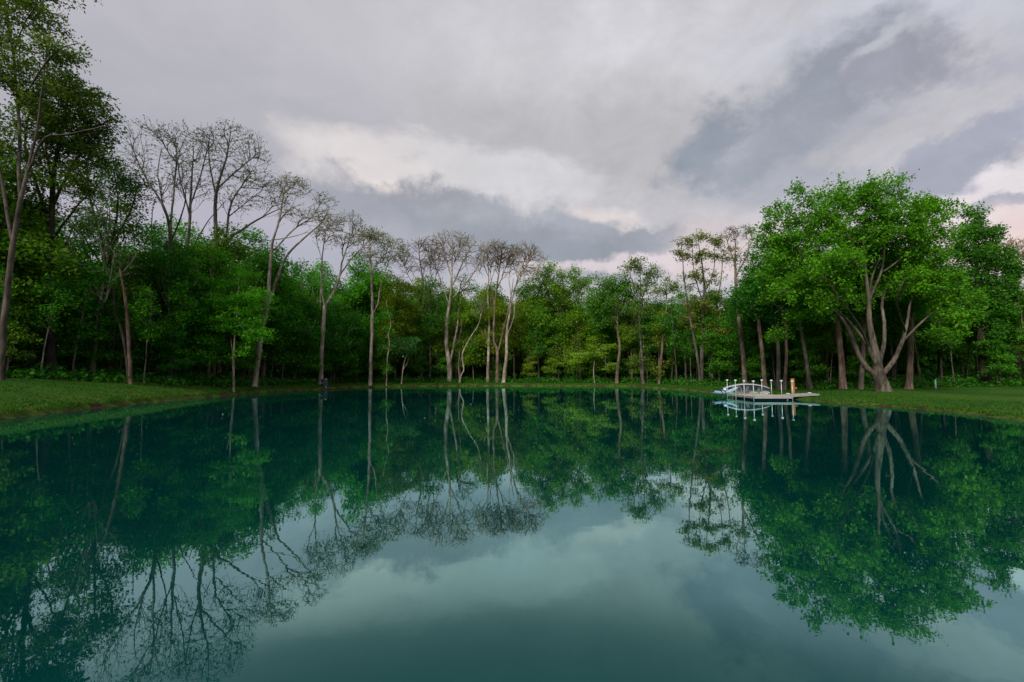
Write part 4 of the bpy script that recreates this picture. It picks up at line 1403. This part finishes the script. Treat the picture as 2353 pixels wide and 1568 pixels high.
ky = empty("kayak", (19.75, 43.0, .52))
tag(ky, "pale blue kayak bow poking out left of the dock with dark straps", "kayak")
R2 = hull_rings(2.5, .62, .26, rock=.2)
kk_ = MB().loft(R2, closed=False)
kk_.loft([[(p[0], p[1], p[2] + .0) for p in (r_[0], ((r_[0][0]), 0, r_[0][2] + .09), r_[-1])] for r_ in R2], closed=False)
kk_.build("hull", PALEBLUE, ky, True)
for x in (-.55, -.2):
    st = MB()
    w = .36
    st.tube([(x, -w, -.05), (x, -w * .8, .1), (x, 0, .2), (x, w * .8, .1), (x, w, -.05)], .03, 6)
    st.build("strap", DARK, ky)
MB().tube([(-.02, 0, .12), (-.02, 0, .22), (-.02, 0, .3)], (.13, .16, .06), 10).build("hatch_cover", WHITE, ky, True)
MB().tube([(-1.22, -.1, .2), (-1.22, 0, .28), (-1.22, .1, .2)], .035, 6).build("carry_handle", DARK, ky)
ky.rotation_euler = (R(10), R(-7), R(14))

rope = MB().tube([(19.45, 42.75, .5), (19.42, 42.7, .2), (19.44, 42.7, -.2)], .018, 6).build("rope", ROPE, None, True)
tag(rope, "blue mooring rope hanging from the kayak bow into the water", "rope")

def paddle(x, y, rz, ln, label):
    e = empty("paddle", (x, y, DZ + .045), rz)
    tag(e, label, "paddle")
    MB().tube([(-ln / 2, 0, 0), (ln / 2 - .4, 0, 0)], .016, 6).build("shaft", DARK, e)
    b = MB()
    b.loft([[(ln / 2 - .45 + .5 * t, -.11 * math.sin(math.pi * (.08 + .86 * t)) ** .6, 0), (ln / 2 - .45 + .5 * t, 0, .05),
             (ln / 2 - .45 + .5 * t, .11 * math.sin(math.pi * (.08 + .86 * t)) ** .6, 0), (ln / 2 - .45 + .5 * t, 0, -.03)] for t in np.linspace(0, 1, 8)], caps=True)
    b.build("blade", LIME, e, True)
paddle(21.7, 42.6, R(4), 1.9, "longer lime green paddle with blade toward the dock's middle pole")
paddle(20.6, 42.55, R(176), 1.2, "shorter lime green paddle lying on the dock by the ladder")

# orange timber post with its small lamp
ox, oy = at(1660 * K + 1678 / 7.35 * K, 868, 43.6)[:2]
op = empty("wooden_post", (ox, oy, gz(ox, oy) - .05))
tag(op, "square orange timber post with a round lamp beside the gangway", "post")
MB().box((0, 0, .72), (.2, .2, 1.44), rz=.3, bev=.015).build("shaft", ORANGE, op)
lm = MB().tube([(.2, -.12, .36), (.2, -.12, .42), (.2, -.12, .52), (.2, -.12, .6), (.2, -.12, .63)], (.04, .1, .13, .1, .03), 12).build("lamp", STONE, op, True)
MB().tube([(0, 0, .5), (.2, -.12, .5)], .02, 6).build("lamp_arm", GALV, lm)

# ------------------------------------------------------------------ equipment boxes on the left shore
bxp = on_water(742 * 1.0, 895.2)
bx, by = bxp[0], bxp[1] + .35
eb = empty("equipment_box", (bx, by, .12))
tag(eb, "dark two-part equipment box at the waterline before the pale forked trunk", "equipment box")
bb = MB().box((-.19, 0, .6), (.38, .42, 1.26), bev=.03).build("black_cabinet", BLACKBOX, eb)
MB().tube([(-.27, -.225, .66), (-.17, -.228, .72), (-.1, -.225, .76)], (.03, .05, .02), 6).build("sticker", WHITE, bb)
gb = MB().box((.21, 0, .58), (.40, .42, 1.16), bev=.03).build("slate_cabinet", GREYBOX, eb)
MB().box((.22, -.02, 1.22), (.28, .3, .1), bev=.02).build("cap", TAN, gb)
MB().tube([(.33, -.2, .2), (.33, -.26, .2), (.33, -.29, .2)], (.08, .085, .04), 10).build("knob", WHITE, gb, True)

def rock(x, y, z, r, seed, label):
    g_ = np.random.default_rng(seed)
    m = MB()
    rr = []
    for a in np.linspace(-1, 1, 7):
        q = math.sqrt(max(.02, 1 - a * a))
        rr.append([(math.cos(t) * q * r * g_.uniform(.8, 1.15), math.sin(t) * q * r * g_.uniform(.8, 1.15), a * r * .62) for t in np.arange(9) * 2 * math.pi / 9])
    m.loft(rr, caps=True)
    o = m.build("rock", STONE)
    o.location = (x, y, z)
    tag(o, label, "rock", "rocks at the equipment box")
for k, (dx, dy, r_, lab) in enumerate(((.75, -.1, .20, "largest reddish rock at the waterline right of the equipment box"), (1.15, .05, .17, "outermost reddish rock, farthest right of the equipment box"),
                                     (.40, -.22, .14, "small reddish rock touching the slate half of the equipment box"), (-.55, -.1, .15, "lone reddish rock left of the black equipment cabinet"))):
    rock(bx + dx, by + dy, .10, r_, 60 + k, lab)

# teal tree guard on the right lawn
tx, ty = at(2149, 880, 47)[:2]
tgd = empty("tree_guard", (tx, ty, gz(tx, ty) - .03))
tag(tgd, "slim pale teal tree guard tube standing on the right lawn", "tree guard")
MB().tube([(0, 0, 0), (0, 0, .5), (.01, 0, 1.0)], .075, 10).build("tube", TEAL, tgd, True)
MB().tube([(.1, 0, 0), (.1, 0, 1.15)], .02, 6).build("stake", DECK, tgd)
